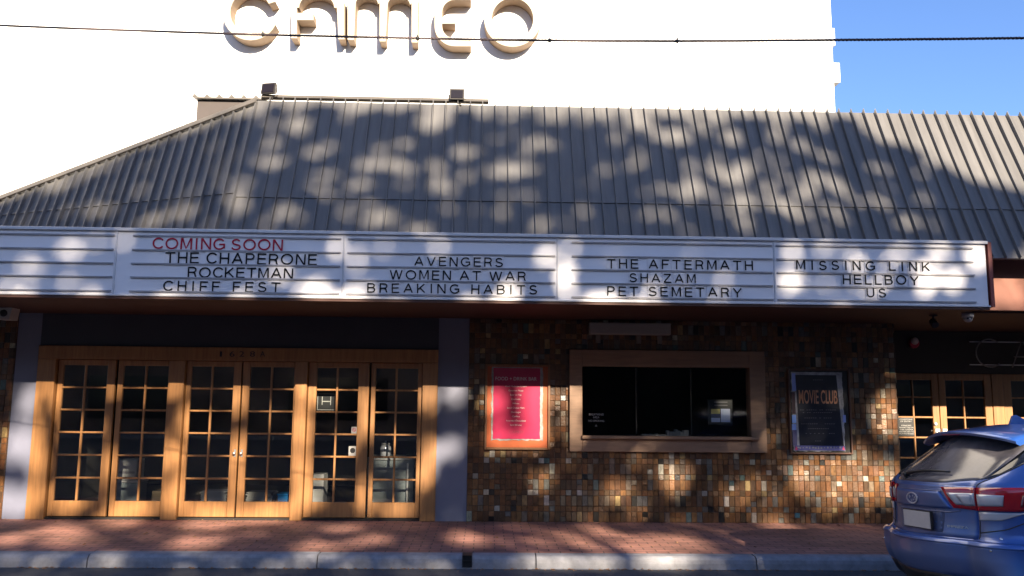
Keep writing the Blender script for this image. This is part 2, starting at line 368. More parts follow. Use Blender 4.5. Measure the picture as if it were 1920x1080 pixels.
# -- blue painted wall (doors opening left free)
xa, xb = X(18, 800, YW), X(877, 800, YW)
dl, dr = X(62, 810, YW), X(819, 810, YW)
dtop = Z(450, 652, YW)
m = MB(); m.box(xa, dl, YW, YW+.25, ZS, ZSOF); m.build('blue_wall', M['bluewall'], cf)
m = MB(); m.box(dr, xb, YW, YW+.25, ZS, ZSOF)
m.build('blue_wall', M['bluewall'], cf)
m = MB(); m.box(dl, dr, YW, YW+.25, dtop, ZSOF); m.build('lintel', mat('shaded_lintel', (.035, .036, .048), .6, noise=(2, .1)), cf)  # blue wall colour darkened here to hold the deep shade under the soffit
# -- tiled wall
tl, tr = xb+.002, X(1682, 760, YW)
wx0, wx1, wz0, wz1 = X(1080, 750, YW), X(1422, 750, YW), Z(1250, 838, YW), Z(1250, 672, YW)
TU = .0725
def tiles(mb, x0, x1, z0, z1, skip=None, face=lambda x, d, z: (x, YW-d, z)):
    pal = [((.10, .043, .016), 34), ((.075, .034, .014), 30), ((.135, .062, .023), 14), ((.048, .026, .014), 14), ((.10, .072, .05), 9), ((.24, .21, .17), 2.2), ((.009, .008, .008), 5), ((.055, .08, .075), 1.2), ((.075, .07, .065), 6), ((.045, .12, .15), .3), ((.20, .13, .055), 2.2)]
    names = [p[0] for p in pal]; wts = [p[1] for p in pal]
    z = z0; r = 0
    while z < z1-.02:
        h = TU*1.0 if r % 2 else TU*1.85
        h = min(h, z1-z)
        x = x0
        while x < x1-.01:
            w = min(TU, x1-x)
            parts = [(z, z+h)]
            if r % 2 == 0 and rnd.random() < .16: parts = [(z, z+h/2), (z+h/2, z+h)]
            for (za, zb) in parts:
                if skip and skip(x+w/2, (za+zb)/2): continue
                c = rnd.choices(names, [w_*(1.7 if i_ == 5 and z < 1.0 else 1) for i_, w_ in enumerate(wts)])[0]; k = rnd.uniform(.9, 1.3)
                mb.cur = tuple(min(1, q*k*rnd.uniform(.94, 1.06)) for q in c)
                g = .0022; d = rnd.uniform(.004, .012); tx, tz = rnd.uniform(-.0035, .0035), rnd.uniform(-.003, .003)
                a, b2, c0, c1 = x+g, x+w-g, za+g, zb-g; e = .004
                fr = [face(a, 0, c0), face(b2, 0, c0), face(b2, 0, c1), face(a, 0, c1),
                      face(a, d-tx-tz-.003, c0), face(b2, d+tx-tz-.003, c0), face(b2, d+tx+tz-.003, c1), face(a, d-tx+tz-.003, c1),
                      face(a+e, d-tx-tz, c0+e), face(b2-e, d+tx-tz, c0+e), face(b2-e, d+tx+tz, c1-e), face(a+e, d-tx+tz, c1-e)]
                n = len(mb.v); mb.v += [tuple(map(float, q)) for q in fr]
                for q in ((0, 1, 5, 4), (1, 2, 6, 5), (2, 3, 7, 6), (3, 0, 4, 7), (4, 5, 9, 8), (5, 6, 10, 9), (6, 7, 11, 10), (7, 4, 8, 11), (8, 9, 10, 11)): mb.face([n+i for i in q])
            x += TU
        z += h; r += 1
m = MB(); m.box(tl, wx0, YW, YW+.2, ZS, ZSOF); m.box(wx1, tr, YW, YW+.2, ZS, ZSOF); m.box(wx0, wx1, YW, YW+.2, ZS, wz0); m.box(wx0, wx1, YW, YW+.2, wz1, ZSOF)
m.box(tr-.2, tr, YW+.2, YE, ZS, ZSOF)
tw = m.build('tile_wall', M['grout'], cf)
m = MB(); m.box(-9, xa-.002, YW, YW+.2, ZS, ZSOF); tw2 = m.build('tile_wall', M['grout'], cf)
m = MB(); tiles(m, -9, xa-.004, ZS, ZSOF); m.build('wall_tiles', M['tile'], tw2)
m = MB(); tiles(m, tl, tr, ZS, ZSOF, lambda x, z: wx0 < x < wx1 and wz0 < z < wz1)
tiles(m, YW, YE-.01, ZS, ZSOF, None, lambda x, d, z: (tr+d, x, z))
m.build('wall_tiles', M['tile'], tw)
# -- soffit over the footpath and the entry
xsp = X(1851, 510, YM)+.06
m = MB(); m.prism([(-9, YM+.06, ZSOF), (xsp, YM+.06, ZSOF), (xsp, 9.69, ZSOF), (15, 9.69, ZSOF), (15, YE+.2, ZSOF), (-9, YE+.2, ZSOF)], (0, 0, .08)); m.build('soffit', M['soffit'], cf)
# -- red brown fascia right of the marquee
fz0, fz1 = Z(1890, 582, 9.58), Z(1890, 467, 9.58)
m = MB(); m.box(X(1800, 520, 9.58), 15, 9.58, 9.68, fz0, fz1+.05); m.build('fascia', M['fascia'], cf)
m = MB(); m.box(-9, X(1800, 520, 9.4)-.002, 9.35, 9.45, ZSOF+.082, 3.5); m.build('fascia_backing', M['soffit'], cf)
# -- mansard roof: flat trays with upstanding ribs
SP = .158
DT = float((on_plane(900, 197, ROOF0, RN)-ROOF0)@RUP)
xc = float(on_plane(484, 188, ROOF0, RN)[0])        # corner to the angled bay
xcb = xc
DS = float((on_plane(1400, 386, ROOF0, RN)-ROOF0)@RUP)
m = MB(); XR = 15.0
xs = np.arange(xc, XR, SP)
m.hexa([roofpt(xc, -.05), roofpt(XR, -.05), roofpt(XR, -.05, -.03), roofpt(xc, -.05, -.03), roofpt(xc, DT), roofpt(XR, DT), roofpt(XR, DT, -.03), roofpt(xc, DT, -.03)])
m.hexa([roofpt(xc, DS, .013), roofpt(XR, DS, .013), roofpt(XR, DS, -.001), roofpt(xc, DS, -.001), roofpt(xc, DT-.3, .001), roofpt(XR, DT-.3, .001), roofpt(XR, DT-.3, -.001), roofpt(xc, DT-.3, -.001)])
def rib(mb, p, d0, d1, side, up, nrm, h=.044, w=.009, tip=.03):
    """one upstanding seam from distance d0 to d1 along the slope"""
    p = np.array(p, float); side = np.array(side); up = np.array(up); nrm = np.array(nrm)
    b = lambda s, d, hh: p+side*s+up*d+nrm*hh
    mb.hexa([b(-w, d0, 0), b(w, d0, 0), b(w*.5, d0, h), b(-w*.5, d0, h), b(-w, d1+tip*.2, 0), b(w, d1+tip*.2, 0), b(w*.5, d1+tip, h), b(-w*.5, d1+tip, h)])
for x in xs[1:]:
    rib(m, (x+rnd.uniform(-.006, .006), ROOF0[1], ROOF0[2]), -.05, DT, (1, 0, 0), RUP, RN, h=.044+rnd.uniform(-.003, .003))
# angled bay running back to the left, its upper edge cut along the hip
LA = R_(22.5); dl_ = np.array([-math.cos(LA), math.sin(LA), 0.0])
c0 = np.array(roofpt(xc, 0)); ctop = np.array(roofpt(xc, DT))
nl = np.cross(dl_, ctop-c0); nl /= np.linalg.norm(nl); nl = -nl if nl[1] > 0 else nl
upl = np.cross(nl, dl_); upl = upl if upl[2] > 0 else -upl
hipA = on_plane(483, 189, c0, nl); hipB = on_plane(0, 373, c0, nl)
_G = np.stack([dl_, RUP], 1); _Gi = np.linalg.pinv(_G)
def l2(p): return _Gi@(np.array(p)-c0)          # (along the eave, up the slope)
ha, hb = l2(hipA), l2(hipB)
slope_h = (hb[1]-ha[1])/(hb[0]-ha[0])
def hipd(s): return ha[1]+(s-ha[0])*slope_h
def lp(s, d, h=0.0): return c0+dl_*s+RUP*d+nl*h
SEND = 4.9
m.prism([lp(0, -.05), lp(SEND, -.05), lp(SEND, max(hipd(SEND), 0)), lp(0, hipd(0))], nl*-.03)
dsl = l2(on_plane(330, 373, c0, nl))[1]
sx1 = min((dsl-ha[1])/slope_h+ha[0], SEND)-.02
m.hexa([lp(.012, dsl, .013), lp(sx1, dsl, .013), lp(sx1, dsl, -.001), lp(.012, dsl, -.001), lp(.012, hipd(.012)-.05, .001), lp(sx1-.1, dsl+.05, .001), lp(sx1-.1, dsl+.05, -.001), lp(.012, hipd(.012)-.05, -.001)])
s = .0
while s < SEND-.1:
    rib(m, lp(s, 0), -.04, hipd(s)-.03, dl_, RUP, nl, tip=.0)
    s += SP
rf = m.build('roof', M['roof'], cf)
m = MB()
e0, e1 = lp(.0, hipd(.0)), lp(SEND, hipd(SEND)); hd = (e1-e0)/np.linalg.norm(e1-e0); hn = np.cross(hd, nl)
hn = hn if hn[2] < 0 else -hn
m.hexa([e0+nl*.03, e1+nl*.03, e1+nl*.03+hn*.075, e0+nl*.03+hn*.075, e0+nl*.055, e1+nl*.055, e1+nl*.055+hn*.075, e0+nl*.055+hn*.075])
m.build('hip_cap', M['hipcap'], rf)
# ridge rail laid over the seams that carries the floodlights
zr = DT+.035
m = MB(); x0r, x1r = X(488, 184, 10.15), X(916, 195, 10.15)
m.hexa([roofpt(x0r, zr, .03), roofpt(x1r, zr, .03), roofpt(x1r, zr, -.02), roofpt(x0r, zr, -.02), roofpt(x0r, zr+.045, .03), roofpt(x1r, zr+.045, .03), roofpt(x1r, zr+.045, -.02), roofpt(x0r, zr+.045, -.02)])
m.build('ridge_rail', M['hipcap'], rf)
m = MB(); m.box(-2.7, 15, ROOF0[1]+RUP[1]*DT+.06, YH-.01, 4.9, 4.98); m.build('flat_roof', M['hipcap'], rf)
# upper parapet panel behind the hip
YU = 10.75
ux0, ux1 = X(369, 205, YU), X(500, 190, YU); uz0, uz1 = Z(420, 330, YU), Z(370, 187, YU)
m = MB(); m.box(ux0, ux1, YU, YU+.9, uz0, uz1); up_ = m.build('parapet', M['pinkwall'], cf)
m = MB(); m.hexa([(ux0-.03, YU-.06, uz1), (ux1, YU-.06, uz1), (ux1, YU+.95, uz1+.1), (ux0-.03, YU+.95, uz1+.1), (ux0-.03, YU-.06, uz1+.02), (ux1, YU-.06, uz1+.02), (ux1, YU+.95, uz1+.12), (ux0-.03, YU+.95, uz1+.12)])
x = ux0-.02
while x < ux1-.05:
    m.prism([(x-.035, YU-.06, uz1+.018), (x+.035, YU-.06, uz1+.018), (x+.004, YU-.06, uz1+.062), (x-.004, YU-.06, uz1+.062)], (0, .9, .09)); x += SP*1.02
m.build('parapet_roof', M['hipcap'], up_)

# -- timber french doors
zp0, zp1 = Z(400, 941, YW), Z(400, 687, YW)          # glazing bottom / top
zl0, zl1 = ZS+.035, Z(400, 676, YW)                   # leaf bottom / top
YD = YW+.03                                           # face of the door leaves
DX = lambda p: X(p, 812, YW)
leafs = [(97, 207, 107, 149, 191), (211, 311, 221.5, 264, 307), (341, 446, 350.6, 390, 431), (448, 550, 462, 503, 546), (573, 689, 589, 628, 668), (692, 790, 701, 740, 781)]
posts = [(62, 96), (311.5, 340.5), (550.5, 572.5), (790.5, 819)]
m = MB()
zt = dtop
for a, b in posts: m.bevbox(DX(a), DX(b), YW-.035, YW+.12, ZS+.002, zl1-.002, .004)
m.bevbox(dl, dr, YW-.037, YW+.12, zl1, zt, .004)
df = m.build('door_frame', M['wood'], cf)
vs = [(416, '1'), (437, '6'), (455, '2'), (475, '8'), (494, 'A')]
for p, ch in vs:
    xx = X(p, 664, YW); wd = .028 if ch == '1' else .065
    m = MB(); add_text(m, ch, xx-wd/2, xx+wd/2, Z(p, 669, YW), .075, YW-.043, .006); m.build('house_number', M['black'], df)
m = MB(); m.box(dl+.02, dr-.02, YW+.0, YW+.11, ZS+.002, ZS+.028); m.build('door_sill', M['darkmetal'], df)
for k, (a, b, p0, pm, p1) in enumerate(leafs):
    xa_, xb_, g0, gm, g1 = DX(a)+.004, DX(b)-.004, DX(p0), DX(pm), DX(p1)
    m = MB()
    m.bevbox(xa_, g0, YD, YD+.045, zl0, zl1-.006); m.bevbox(g1, xb_, YD, YD+.045, zl0, zl1-.006)
    m.bevbox(g0+.001, g1-.001, YD+.001, YD+.044, zl0, zp0); m.bevbox(g0+.001, g1-.001, YD+.001, YD+.044, zp1, zl1-.006)
    m.bevbox(gm-.013, gm+.013, YD+.006, YD+.040, zp0+.001, zp1-.001)
    for r in range(1, 6):
        zz = zp0+(zp1-zp0)*r/6
        m.bevbox(g0+.001, gm-.014, YD+.004, YD+.041, zz-.012, zz+.012); m.bevbox(gm+.014, g1-.001, YD+.004, YD+.041, zz-.012, zz+.012)
    d = m.build('door', M['wood'], cf)
    m = MB(); m.poly([(g0, YD+.024, zp0), (g1, YD+.024, zp0), (g1, YD+.024, zp1), (g0, YD+.024, zp1)]); m.build('glazing', M['glass'], d)
    if k in (2, 3):
        hx = DX(441) if k == 2 else DX(454); hz = Z(440, 850, YW)
        m = MB(); m.bevbox(hx-.013, hx+.013, YD-.006, YD, hz-.05, hz+.05, .003); m.lathe((hx, YD-.006, hz), (0, -1, 0), [(0, .012), (.02, .011), (.028, .020), (.045, .018), (.05, .006)], 12)
        m.build('handle', M['steel'], d)
    if k == 4:
        for (px, py, w) in ((663, 807, 11), (660, 846, 15)):
            x0, x1, z0, z1 = X(px-w/2, py, YW), X(px+w/2, py, YW), Z(px, py+w*.6, YW), Z(px, py-w*.6, YW)
            m = MB(); m.box(x0, x1, YD+.021, YD+.0225, z0, z1); st = m.build('sticker', M['paper'], d)
            m = MB()
            cx, cz = (x0+x1)/2, (z0+z1)/2+.006
            if w == 11:
                rr = .024; n_ = 20
                oo = [(cx+rr*math.cos(2*math.pi*i/n_), YD+.0195, cz+rr*math.sin(2*math.pi*i/n_)) for i in range(n_)]
                ii = [(cx+rr*.72*math.cos(2*math.pi*i/n_), YD+.0195, cz+rr*.72*math.sin(2*math.pi*i/n_)) for i in range(n_)]
                m.ringprism(oo, ii, (0, .001, 0)); m.prism([(cx-.016, YD+.0195, cz+.012), (cx-.012, YD+.0195, cz+.016), (cx+.016, YD+.0195, cz-.012), (cx+.012, YD+.0195, cz-.016)], (0, .001, 0))
                m.build('emblem', M['red'], st)
            else:
                rr = .036; m.prism([(cx+rr*math.cos(R_(22.5+45*i)), YD+.0195, cz+rr*math.sin(R_(22.5+45*i))) for i in range(8)], (0, .001, 0)); m.build('emblem', M['black'], st)
                m = MB(); m.box(cx-.024, cx+.024, YD+.018, YD+.019, cz-.006, cz+.006); m.build('emblem_bar', M['paper'], st) if False else None

# -- ticket window
YT = YW-.07
tw_x0, tw_x1, tw_z0, tw_z1 = X(1068, 750, YT), X(1436, 750, YT), Z(1250, 848, YT), Z(1250, 657, YT)
o0, o1, oz0, oz1 = X(1092, 750, YT), X(1407, 750, YT), Z(1250, 824, YT), Z(1250, 688, YT)
m = MB()
m.bevbox(tw_x0, o0, YT, YW+.12, tw_z0, tw_z1); m.bevbox(o1, tw_x1, YT, YW+.12, tw_z0, tw_z1)
m.bevbox(o0+.001, o1-.001, YT+.002, YW+.12, tw_z0, oz0); m.bevbox(o0+.001, o1-.001, YT+.002, YW+.12, oz1, tw_z1)
wf = m.build('ticket_window', M['darkwood'], cf)
m = MB(); m.bevbox(o0-.01, o1+.09, YT-.06, YT+.05, oz0+.003, oz0+.045); m.build('sill', M['darkwood'], wf)
sp = [o0, X(1195, 750, YT), X(1299, 750, YT), o1]
for k in range(3):
    yy = YW+.02+.012*(k % 2)
    m = MB(); m.poly([(sp[k], yy, oz0), (sp[k+1]+.02, yy, oz0), (sp[k+1]+.02, yy, oz1), (sp[k], yy, oz1)]); gp = m.build('pane', M['ticketglass'], wf)
    if k < 2:
        m = MB(); m.box(sp[k+1]-.006, sp[k+1]+.006, yy-.008, yy+.004, oz0+.05, oz1); m.build('pane_edge', M['darkmetal'], gp)
    if k == 0:
        m = MB()
        for body, xa2, xb2, yb, cap in (('BREATHING', 1105, 1132, 779, .028), ('AREA', 1112, 1124, 784.5, .028), ('NO SMOKING', 1104, 1133, 791, .028)):
            add_text(m, body, X(xa2, 780, YW), X(xb2, 780, YW), Z(1118, yb, YW), cap, yy-.003, .001)
        cx, cz = X(1118, 798, YW), Z(1118, 798, YW)
        m.prism([(cx-.018, yy-.003, cz-.012), (cx+.018, yy-.003, cz-.012), (cx, yy-.003, cz+.016)], (0, .001, 0))
        m.build('window_lettering', M['white_plastic'], gp)

# -- recessed entry: back wall and timber doors
ZEH = Z(1760, 700, YE)
ex0 = tr+.002
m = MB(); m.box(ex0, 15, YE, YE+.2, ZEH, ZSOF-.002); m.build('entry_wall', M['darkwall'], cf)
EX = lambda p: X(p, 790, YE)
ez0, ez1 = ZS+.03, ZEH-.004
rowz = [Z(1700, 782, YE), Z(1700, 820, YE)]; pitch = rowz[0]-rowz[1]
zg0, zg1 = rowz[1]-pitch*3, rowz[0]+pitch*1.85
span = [(1652, 1761.5, 1668, 1713.5, 1749), (1762.5, 1862, 1775, 1809, 1848)]
dw = EX(1862)-EX(1652); base = [(EX(a), EX(b), EX(c), EX(d), EX(e)) for a, b, c, d, e in span]
ents = [tuple(v for v in q) for q in base]+[tuple(v+dw+.17 for v in q) for q in base]+[tuple(v+2*(dw+.17) for v in q) for q in base]
for k, (xa_, xb_, g0, gm, g1) in enumerate(ents):
    if xb_ > 13: continue
    m = MB(); xa_ = max(xa_, ex0+.003)
    m.bevbox(xa_, g0 if g0 > xa_+.02 else xa_+.03, YE-.02, YE+.03, ez0, ez1); m.bevbox(g1, xb_-.003, YE-.02, YE+.03, ez0, ez1)
    g0 = max(g0, xa_+.03)
    m.bevbox(g0+.001, g1-.001, YE-.019, YE+.029, ez0, zg0); m.bevbox(g0+.001, g1-.001, YE-.019, YE+.029, zg1, ez1)
    m.bevbox(gm-.012, gm+.012, YE-.014, YE+.02, zg0+.001, zg1-.001)
    for r in range(-3, 2):
        zz = rowz[0]+pitch*r
        if zg0+.05 < zz < zg1-.03:
            m.bevbox(g0+.001, gm-.013, YE-.016, YE+.022, zz-.012, zz+.012); m.bevbox(gm+.013, g1-.001, YE-.016, YE+.022, zz-.012, zz+.012)
    d = m.build('entry_door', M['wood'], cf)
    m = MB(); m.poly([(g0, YE+.005, zg0), (g1, YE+.005, zg0), (g1, YE+.005, zg1), (g0, YE+.005, zg1)]); m.build('glazing', M['glass'], d)
    hx = (g1+xb_)/2 if k % 2 == 0 else (xa_+g0)/2; hz = Z(1762, 812, YE)
    m = MB(); m.bevbox(hx-.04, hx+.04, YE-.035, YE-.02, hz-.09, hz+.07, .006); m.lathe((hx, YE-.035, hz), (0, -1, 0), [(0, .02), (.03, .02), (.045, .034), (.07, .03), (.078, .012)], 14)
    m.build('handle', M['steel'], d)
    if k % 2 == 0:
        m = MB(); m.lathe((hx-.02, YE-.02, Z(1756, 795, YE)), (0, -1, 0), [(0, .028), (.012, .028), (.016, .018)], 16); m.build('lock', M['steel'], d)
for k in range(2):
    pxa = ents[2*k+1][1]+.002; m = MB(); m.bevbox(pxa, pxa+.166, YE-.03, YE+.05, ZS+.002, ez1); m.build('entry_post', M['wood'], cf)
# -- rooms behind the glass
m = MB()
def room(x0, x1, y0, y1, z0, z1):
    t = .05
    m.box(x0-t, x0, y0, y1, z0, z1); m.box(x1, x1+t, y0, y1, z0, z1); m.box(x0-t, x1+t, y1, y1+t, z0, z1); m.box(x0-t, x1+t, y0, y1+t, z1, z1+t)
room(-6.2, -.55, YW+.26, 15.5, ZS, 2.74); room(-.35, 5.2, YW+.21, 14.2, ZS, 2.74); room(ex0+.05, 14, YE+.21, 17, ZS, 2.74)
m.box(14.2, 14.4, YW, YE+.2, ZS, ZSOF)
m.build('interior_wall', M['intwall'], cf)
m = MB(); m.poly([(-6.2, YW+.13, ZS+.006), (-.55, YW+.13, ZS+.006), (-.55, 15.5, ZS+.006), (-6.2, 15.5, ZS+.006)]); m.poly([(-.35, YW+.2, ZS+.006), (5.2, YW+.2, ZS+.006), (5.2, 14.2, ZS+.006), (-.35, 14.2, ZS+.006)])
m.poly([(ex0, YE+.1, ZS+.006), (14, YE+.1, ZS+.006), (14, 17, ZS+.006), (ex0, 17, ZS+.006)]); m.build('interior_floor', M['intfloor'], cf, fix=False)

# ---------------------------------------------------------------- marquee
MZ0, MZ1 = Z(925, 563, YM), Z(925, 442, YM)
mx1 = X(1851, 510, YM); mx0 = -6.6
mq = thing('cinema_marquee', 'long white changeable letter marquee over the footpath with black and red letters', 'marquee', (0, YM, MZ0))
pb = [mx0]+[X(p, 505, YM) for p in (215.5, 643.5, 1045.5, 1452)]+[mx1]
m = MB()
m.bevbox(mx0, mx1+.012, YM-.03, YM+.10, MZ1-.012, MZ1+.022, .003); m.bevbox(mx0, mx1+.004, YM-.022, YM+.10, MZ0-.006, MZ0+.012, .003)
for p in pb[1:-1]: m.bevbox(p-.008, p+.008, YM-.016, YM+.05, MZ0+.013, MZ1-.013, .002)
m.build('trim', M['trim'], mq)
m = MB(); m.box(mx1+.014, mx1+.055, YM-.02, YM+.28, MZ0-.004, MZ1+.01); m.build('end_panel', M['redtrim'], mq)
m = MB(); m.box(mx0, mx1+.012, YM+.11, YM+.24, MZ0, MZ1); m.build('casing', M['trim'], mq)
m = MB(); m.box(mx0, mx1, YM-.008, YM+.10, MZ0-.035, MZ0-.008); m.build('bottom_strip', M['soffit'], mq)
rail_in = [(mx0+.02, X(211, 505, YM)), (X(246, 505, YM), X(638, 505, YM)), (X(650.5, 505, YM), X(1041, 505, YM)), (X(1072, 505, YM), X(1448, 505, YM)), (X(1456, 505, YM), X(1826, 505, YM))]
RZ = [Z(846, v, YM) for v in (451, 477, 502.5, 528, 554)]
for k in range(5):
    m = MB(); m.poly([(pb[k]+.008, YM, MZ0+.012), (pb[k+1]-.008, YM, MZ0+.012), (pb[k+1]-.008, YM, MZ1-.012), (pb[k]+.008, YM, MZ1-.012)]); m.box(pb[k]+.009, pb[k+1]-.009, YM+.003, YM+.03, MZ0+.013, MZ1-.013)
    pn = m.build('panel', M['board'], mq, fix=False)
    for z in RZ:
        m = MB(); a, b = rail_in[k]
        m.box(a, b, YM-.012, YM-.001, z-.008, z+.008); m.box(a, b, YM-.02, YM-.0122, z+.003, z+.008); m.box(a, b, YM-.02, YM-.0122, z-.008, z-.003)
        m.build('rail', M['rail'], pn)
# letters slotted between the rails
lines = [
    ('COMING SOON', 1, 'red', 287, 531, 447.5, 469, 'red'),
    ('THE CHAPERONE', 1, 'black', 311, 595, 475, 496, 'upper black'),
    ('ROCKETMAN', 1, 'black', 353, 550, 502, 522, 'middle black'),
    ('CHIFF FEST', 1, 'black', 307, 526, 528, 547.5, 'lowest black'),
    ('AVENGERS', 2, 'black', 777, 943, 482.5, 500, 'upper'),
    ('WOMEN AT WAR', 2, 'black', 731, 986, 508, 526, 'middle'),
    ('BREAKING HABITS', 2, 'black', 689, 1007, 533, 551, 'bottom'),
    ('THE AFTERMATH', 3, 'black', 1138, 1411, 487.5, 505.5, 'upper'),
    ('SHAZAM', 3, 'black', 1180, 1304, 513.5, 530.5, 'middle'),
    ('PET SEMETARY', 3, 'black', 1138, 1390, 538.5, 556.5, 'bottom'),
    ('MISSING LINK', 4, 'black', 1492, 1742, 490, 507.5, 'upper'),
    ('HELLBOY', 4, 'black', 1579, 1721, 516, 534, 'middle'),
    ('US', 4, 'black', 1624, 1660, 541, 558, 'bottom')]
PN = ['', 'panel with the red line', 'middle marquee panel', 'fourth marquee panel from the left', 'rightmost marquee panel']
ORD = ['first', 'second', 'third', 'fourth', 'fifth', 'sixth', 'seventh', 'eighth', 'ninth', 'tenth', 'eleventh', 'twelfth', 'thirteenth', 'fourteenth']
def EA(cx, cy, rx, ry, a0, a1, n=10): return [(cx+rx*math.cos(R_(a0+(a1-a0)*i/n)), cy+ry*math.sin(R_(a0+(a1-a0)*i/n))) for i in range(n+1)]
STROKES = {     # grotesque capitals as centre lines, capital height 1
 'A': [[(0, 0), (.40, 1), (.44, 1), (.84, 0)], [(.16, .33), (.68, .33)]],
 'B': [[(.36, .53), (0, .53), (0, 1)]+EA(.40, .765, .24, .235, 90, -90, 8)+[(.36, .53)], [(0, .53), (0, 0)]+EA(.42, .265, .27, .265, -90, 90, 8)],
 'C': [EA(.44, .5, .44, .5, 38, 322, 22)],
 'E': [[(.64, 0), (0, 0), (0, 1), (.62, 1)], [(0, .53), (.58, .53)]],
 'F': [[(0, 0), (0, 1), (.60, 1)], [(0, .51), (.52, .51)]],
 'G': [EA(.45, .5, .45, .5, 42, 318, 22)+[(.86, .17), (.86, .48), (.50, .48)]],
 'H': [[(0, 0), (0, 1)], [(.70, 0), (.70, 1)], [(0, .53), (.70, .53)]],
 'I': [[(0, 0), (0, 1)]],
 'K': [[(0, 0), (0, 1)], [(0, .34), (.68, 1)], [(.24, .57), (.72, 0)]],
 'L': [[(0, 1), (0, 0), (.56, 0)]],
 'M': [[(0, 0), (0, 1), (.08, 1), (.42, .04), (.76, 1), (.84, 1), (.84, 0)]],
 'N': [[(0, 0), (0, 1), (.06, 1), (.66, 0), (.72, 0), (.72, 1)]],
 'O': [EA(.47, .5, .47, .5, 0, 360, 28)],
 'P': [[(0, 0), (0, 1)]+EA(.38, .725, .27, .275, 90, -90, 8)+[(0, .45)]],
 'R': [[(0, 0), (0, 1)]+EA(.40, .735, .27, .265, 90, -90, 8)+[(0, .47)], [(.38, .47), (.58, .38), (.62, .12), (.70, 0)]],
 'S': [EA(.35, .745, .30, .255, 25, 180, 9)+[(.06, .66), (.16, .56), (.36, .50), (.58, .43), (.68, .33)]+EA(.34, .27, .35, .27, 0, -160, 9)],
 'T': [[(0, 1), (.72, 1)], [(.36, 1), (.36, 0)]],
 'U': [[(0, 1), (0, .33)]+EA(.35, .33, .35, .33, 180, 360, 10)+[(.70, 1)]],
 'V': [[(0, 1), (.37, 0), (.43, 0), (.80, 1)]],
 'W': [[(0, 1), (.26, 0), (.32, 0), (.56, .97), (.62, .97), (.86, 0), (.92, 0), (1.18, 1)]],
 'Y': [[(0, 1), (.40, .42), (.80, 1)], [(.40, .44), (.40, 0)]],
 'Z': [[(.04, 1), (.66, 1), (.66, .96), (0, .04), (0, 0), (.70, 0)]]}
def stroke_glyph(ch, t=.135):
    mb = MB(); lay = 0
    for pl in STROKES[ch]:
        pl = [np.array((p[0], t/2+p[1]*(1-t))) for p in pl]; pl = [p for i, p in enumerate(pl) if i == 0 or np.linalg.norm(p-pl[i-1]) > 1e-5]; n = len(pl); L_, R2 = [], []
        closed = np.linalg.norm(pl[0]-pl[-1]) < 1e-6
        for i in range(n):
            a = pl[i]-pl[i-1] if i else (pl[-1]-pl[-2] if closed else pl[1]-pl[0]); b = pl[i+1]-pl[i] if i < n-1 else (pl[1]-pl[0] if closed else a)
            a = a/np.linalg.norm(a); b = b/np.linalg.norm(b); na, nb = np.array((-a[1], a[0])), np.array((-b[1], b[0])); mm = na+nb; q_ = mm@mm
            mm = mm*min(2/max(q_, .05), 1.6); e = np.zeros(2)
            if not closed: e = -b*t/2 if i == 0 else (a*t/2 if i == n-1 else e)
            if not closed and i in (0, n-1) and (abs(b[0]) < .9 and abs(b[1]) < .999 and abs(b[0]) > .02): e = e*.2
            L_.append(pl[i]+e+mm*t/2); R2.append(pl[i]+e-mm*t/2)
        y0, y1 = -.0006*lay, .03; k = len(mb.v)
        for p, q_ in zip(L_, R2): mb.v += [(p[0], y0, p[1]), (q_[0], y0, q_[1]), (p[0], y1, p[1]), (q_[0], y1, q_[1])]
        for i in range(n-1):
            c_ = k+4*i; d_ = c_+4
            mb.face([c_, c_+1, d_+1, d_]); mb.face([c_+2, d_+2, d_+3, c_+3]); mb.face([c_, d_, d_+2, c_+2]); mb.face([c_+1, c_+3, d_+3, d_+1])
        mb.face([k, k+2, k+3, k+1]); e_ = k+4*(n-1); mb.face([e_, e_+1, e_+3, e_+2]); lay += 1
    return mb
plates = {}
glyph = {}
def glyph_mesh(ch, colr):
    if (ch, colr) not in glyph:
        mb = stroke_glyph(ch); a = min(v[0] for v in mb.v); w = max(v[0] for v in mb.v)-a
        me = bpy.data.meshes.new('marquee_letter'); me.from_pydata([(v[0]-a, v[1], v[2]) for v in mb.v], [], mb.f); me.materials.append(M['letter_'+colr]); glyph[(ch, colr)] = (me, w)
    return glyph[(ch, colr)]
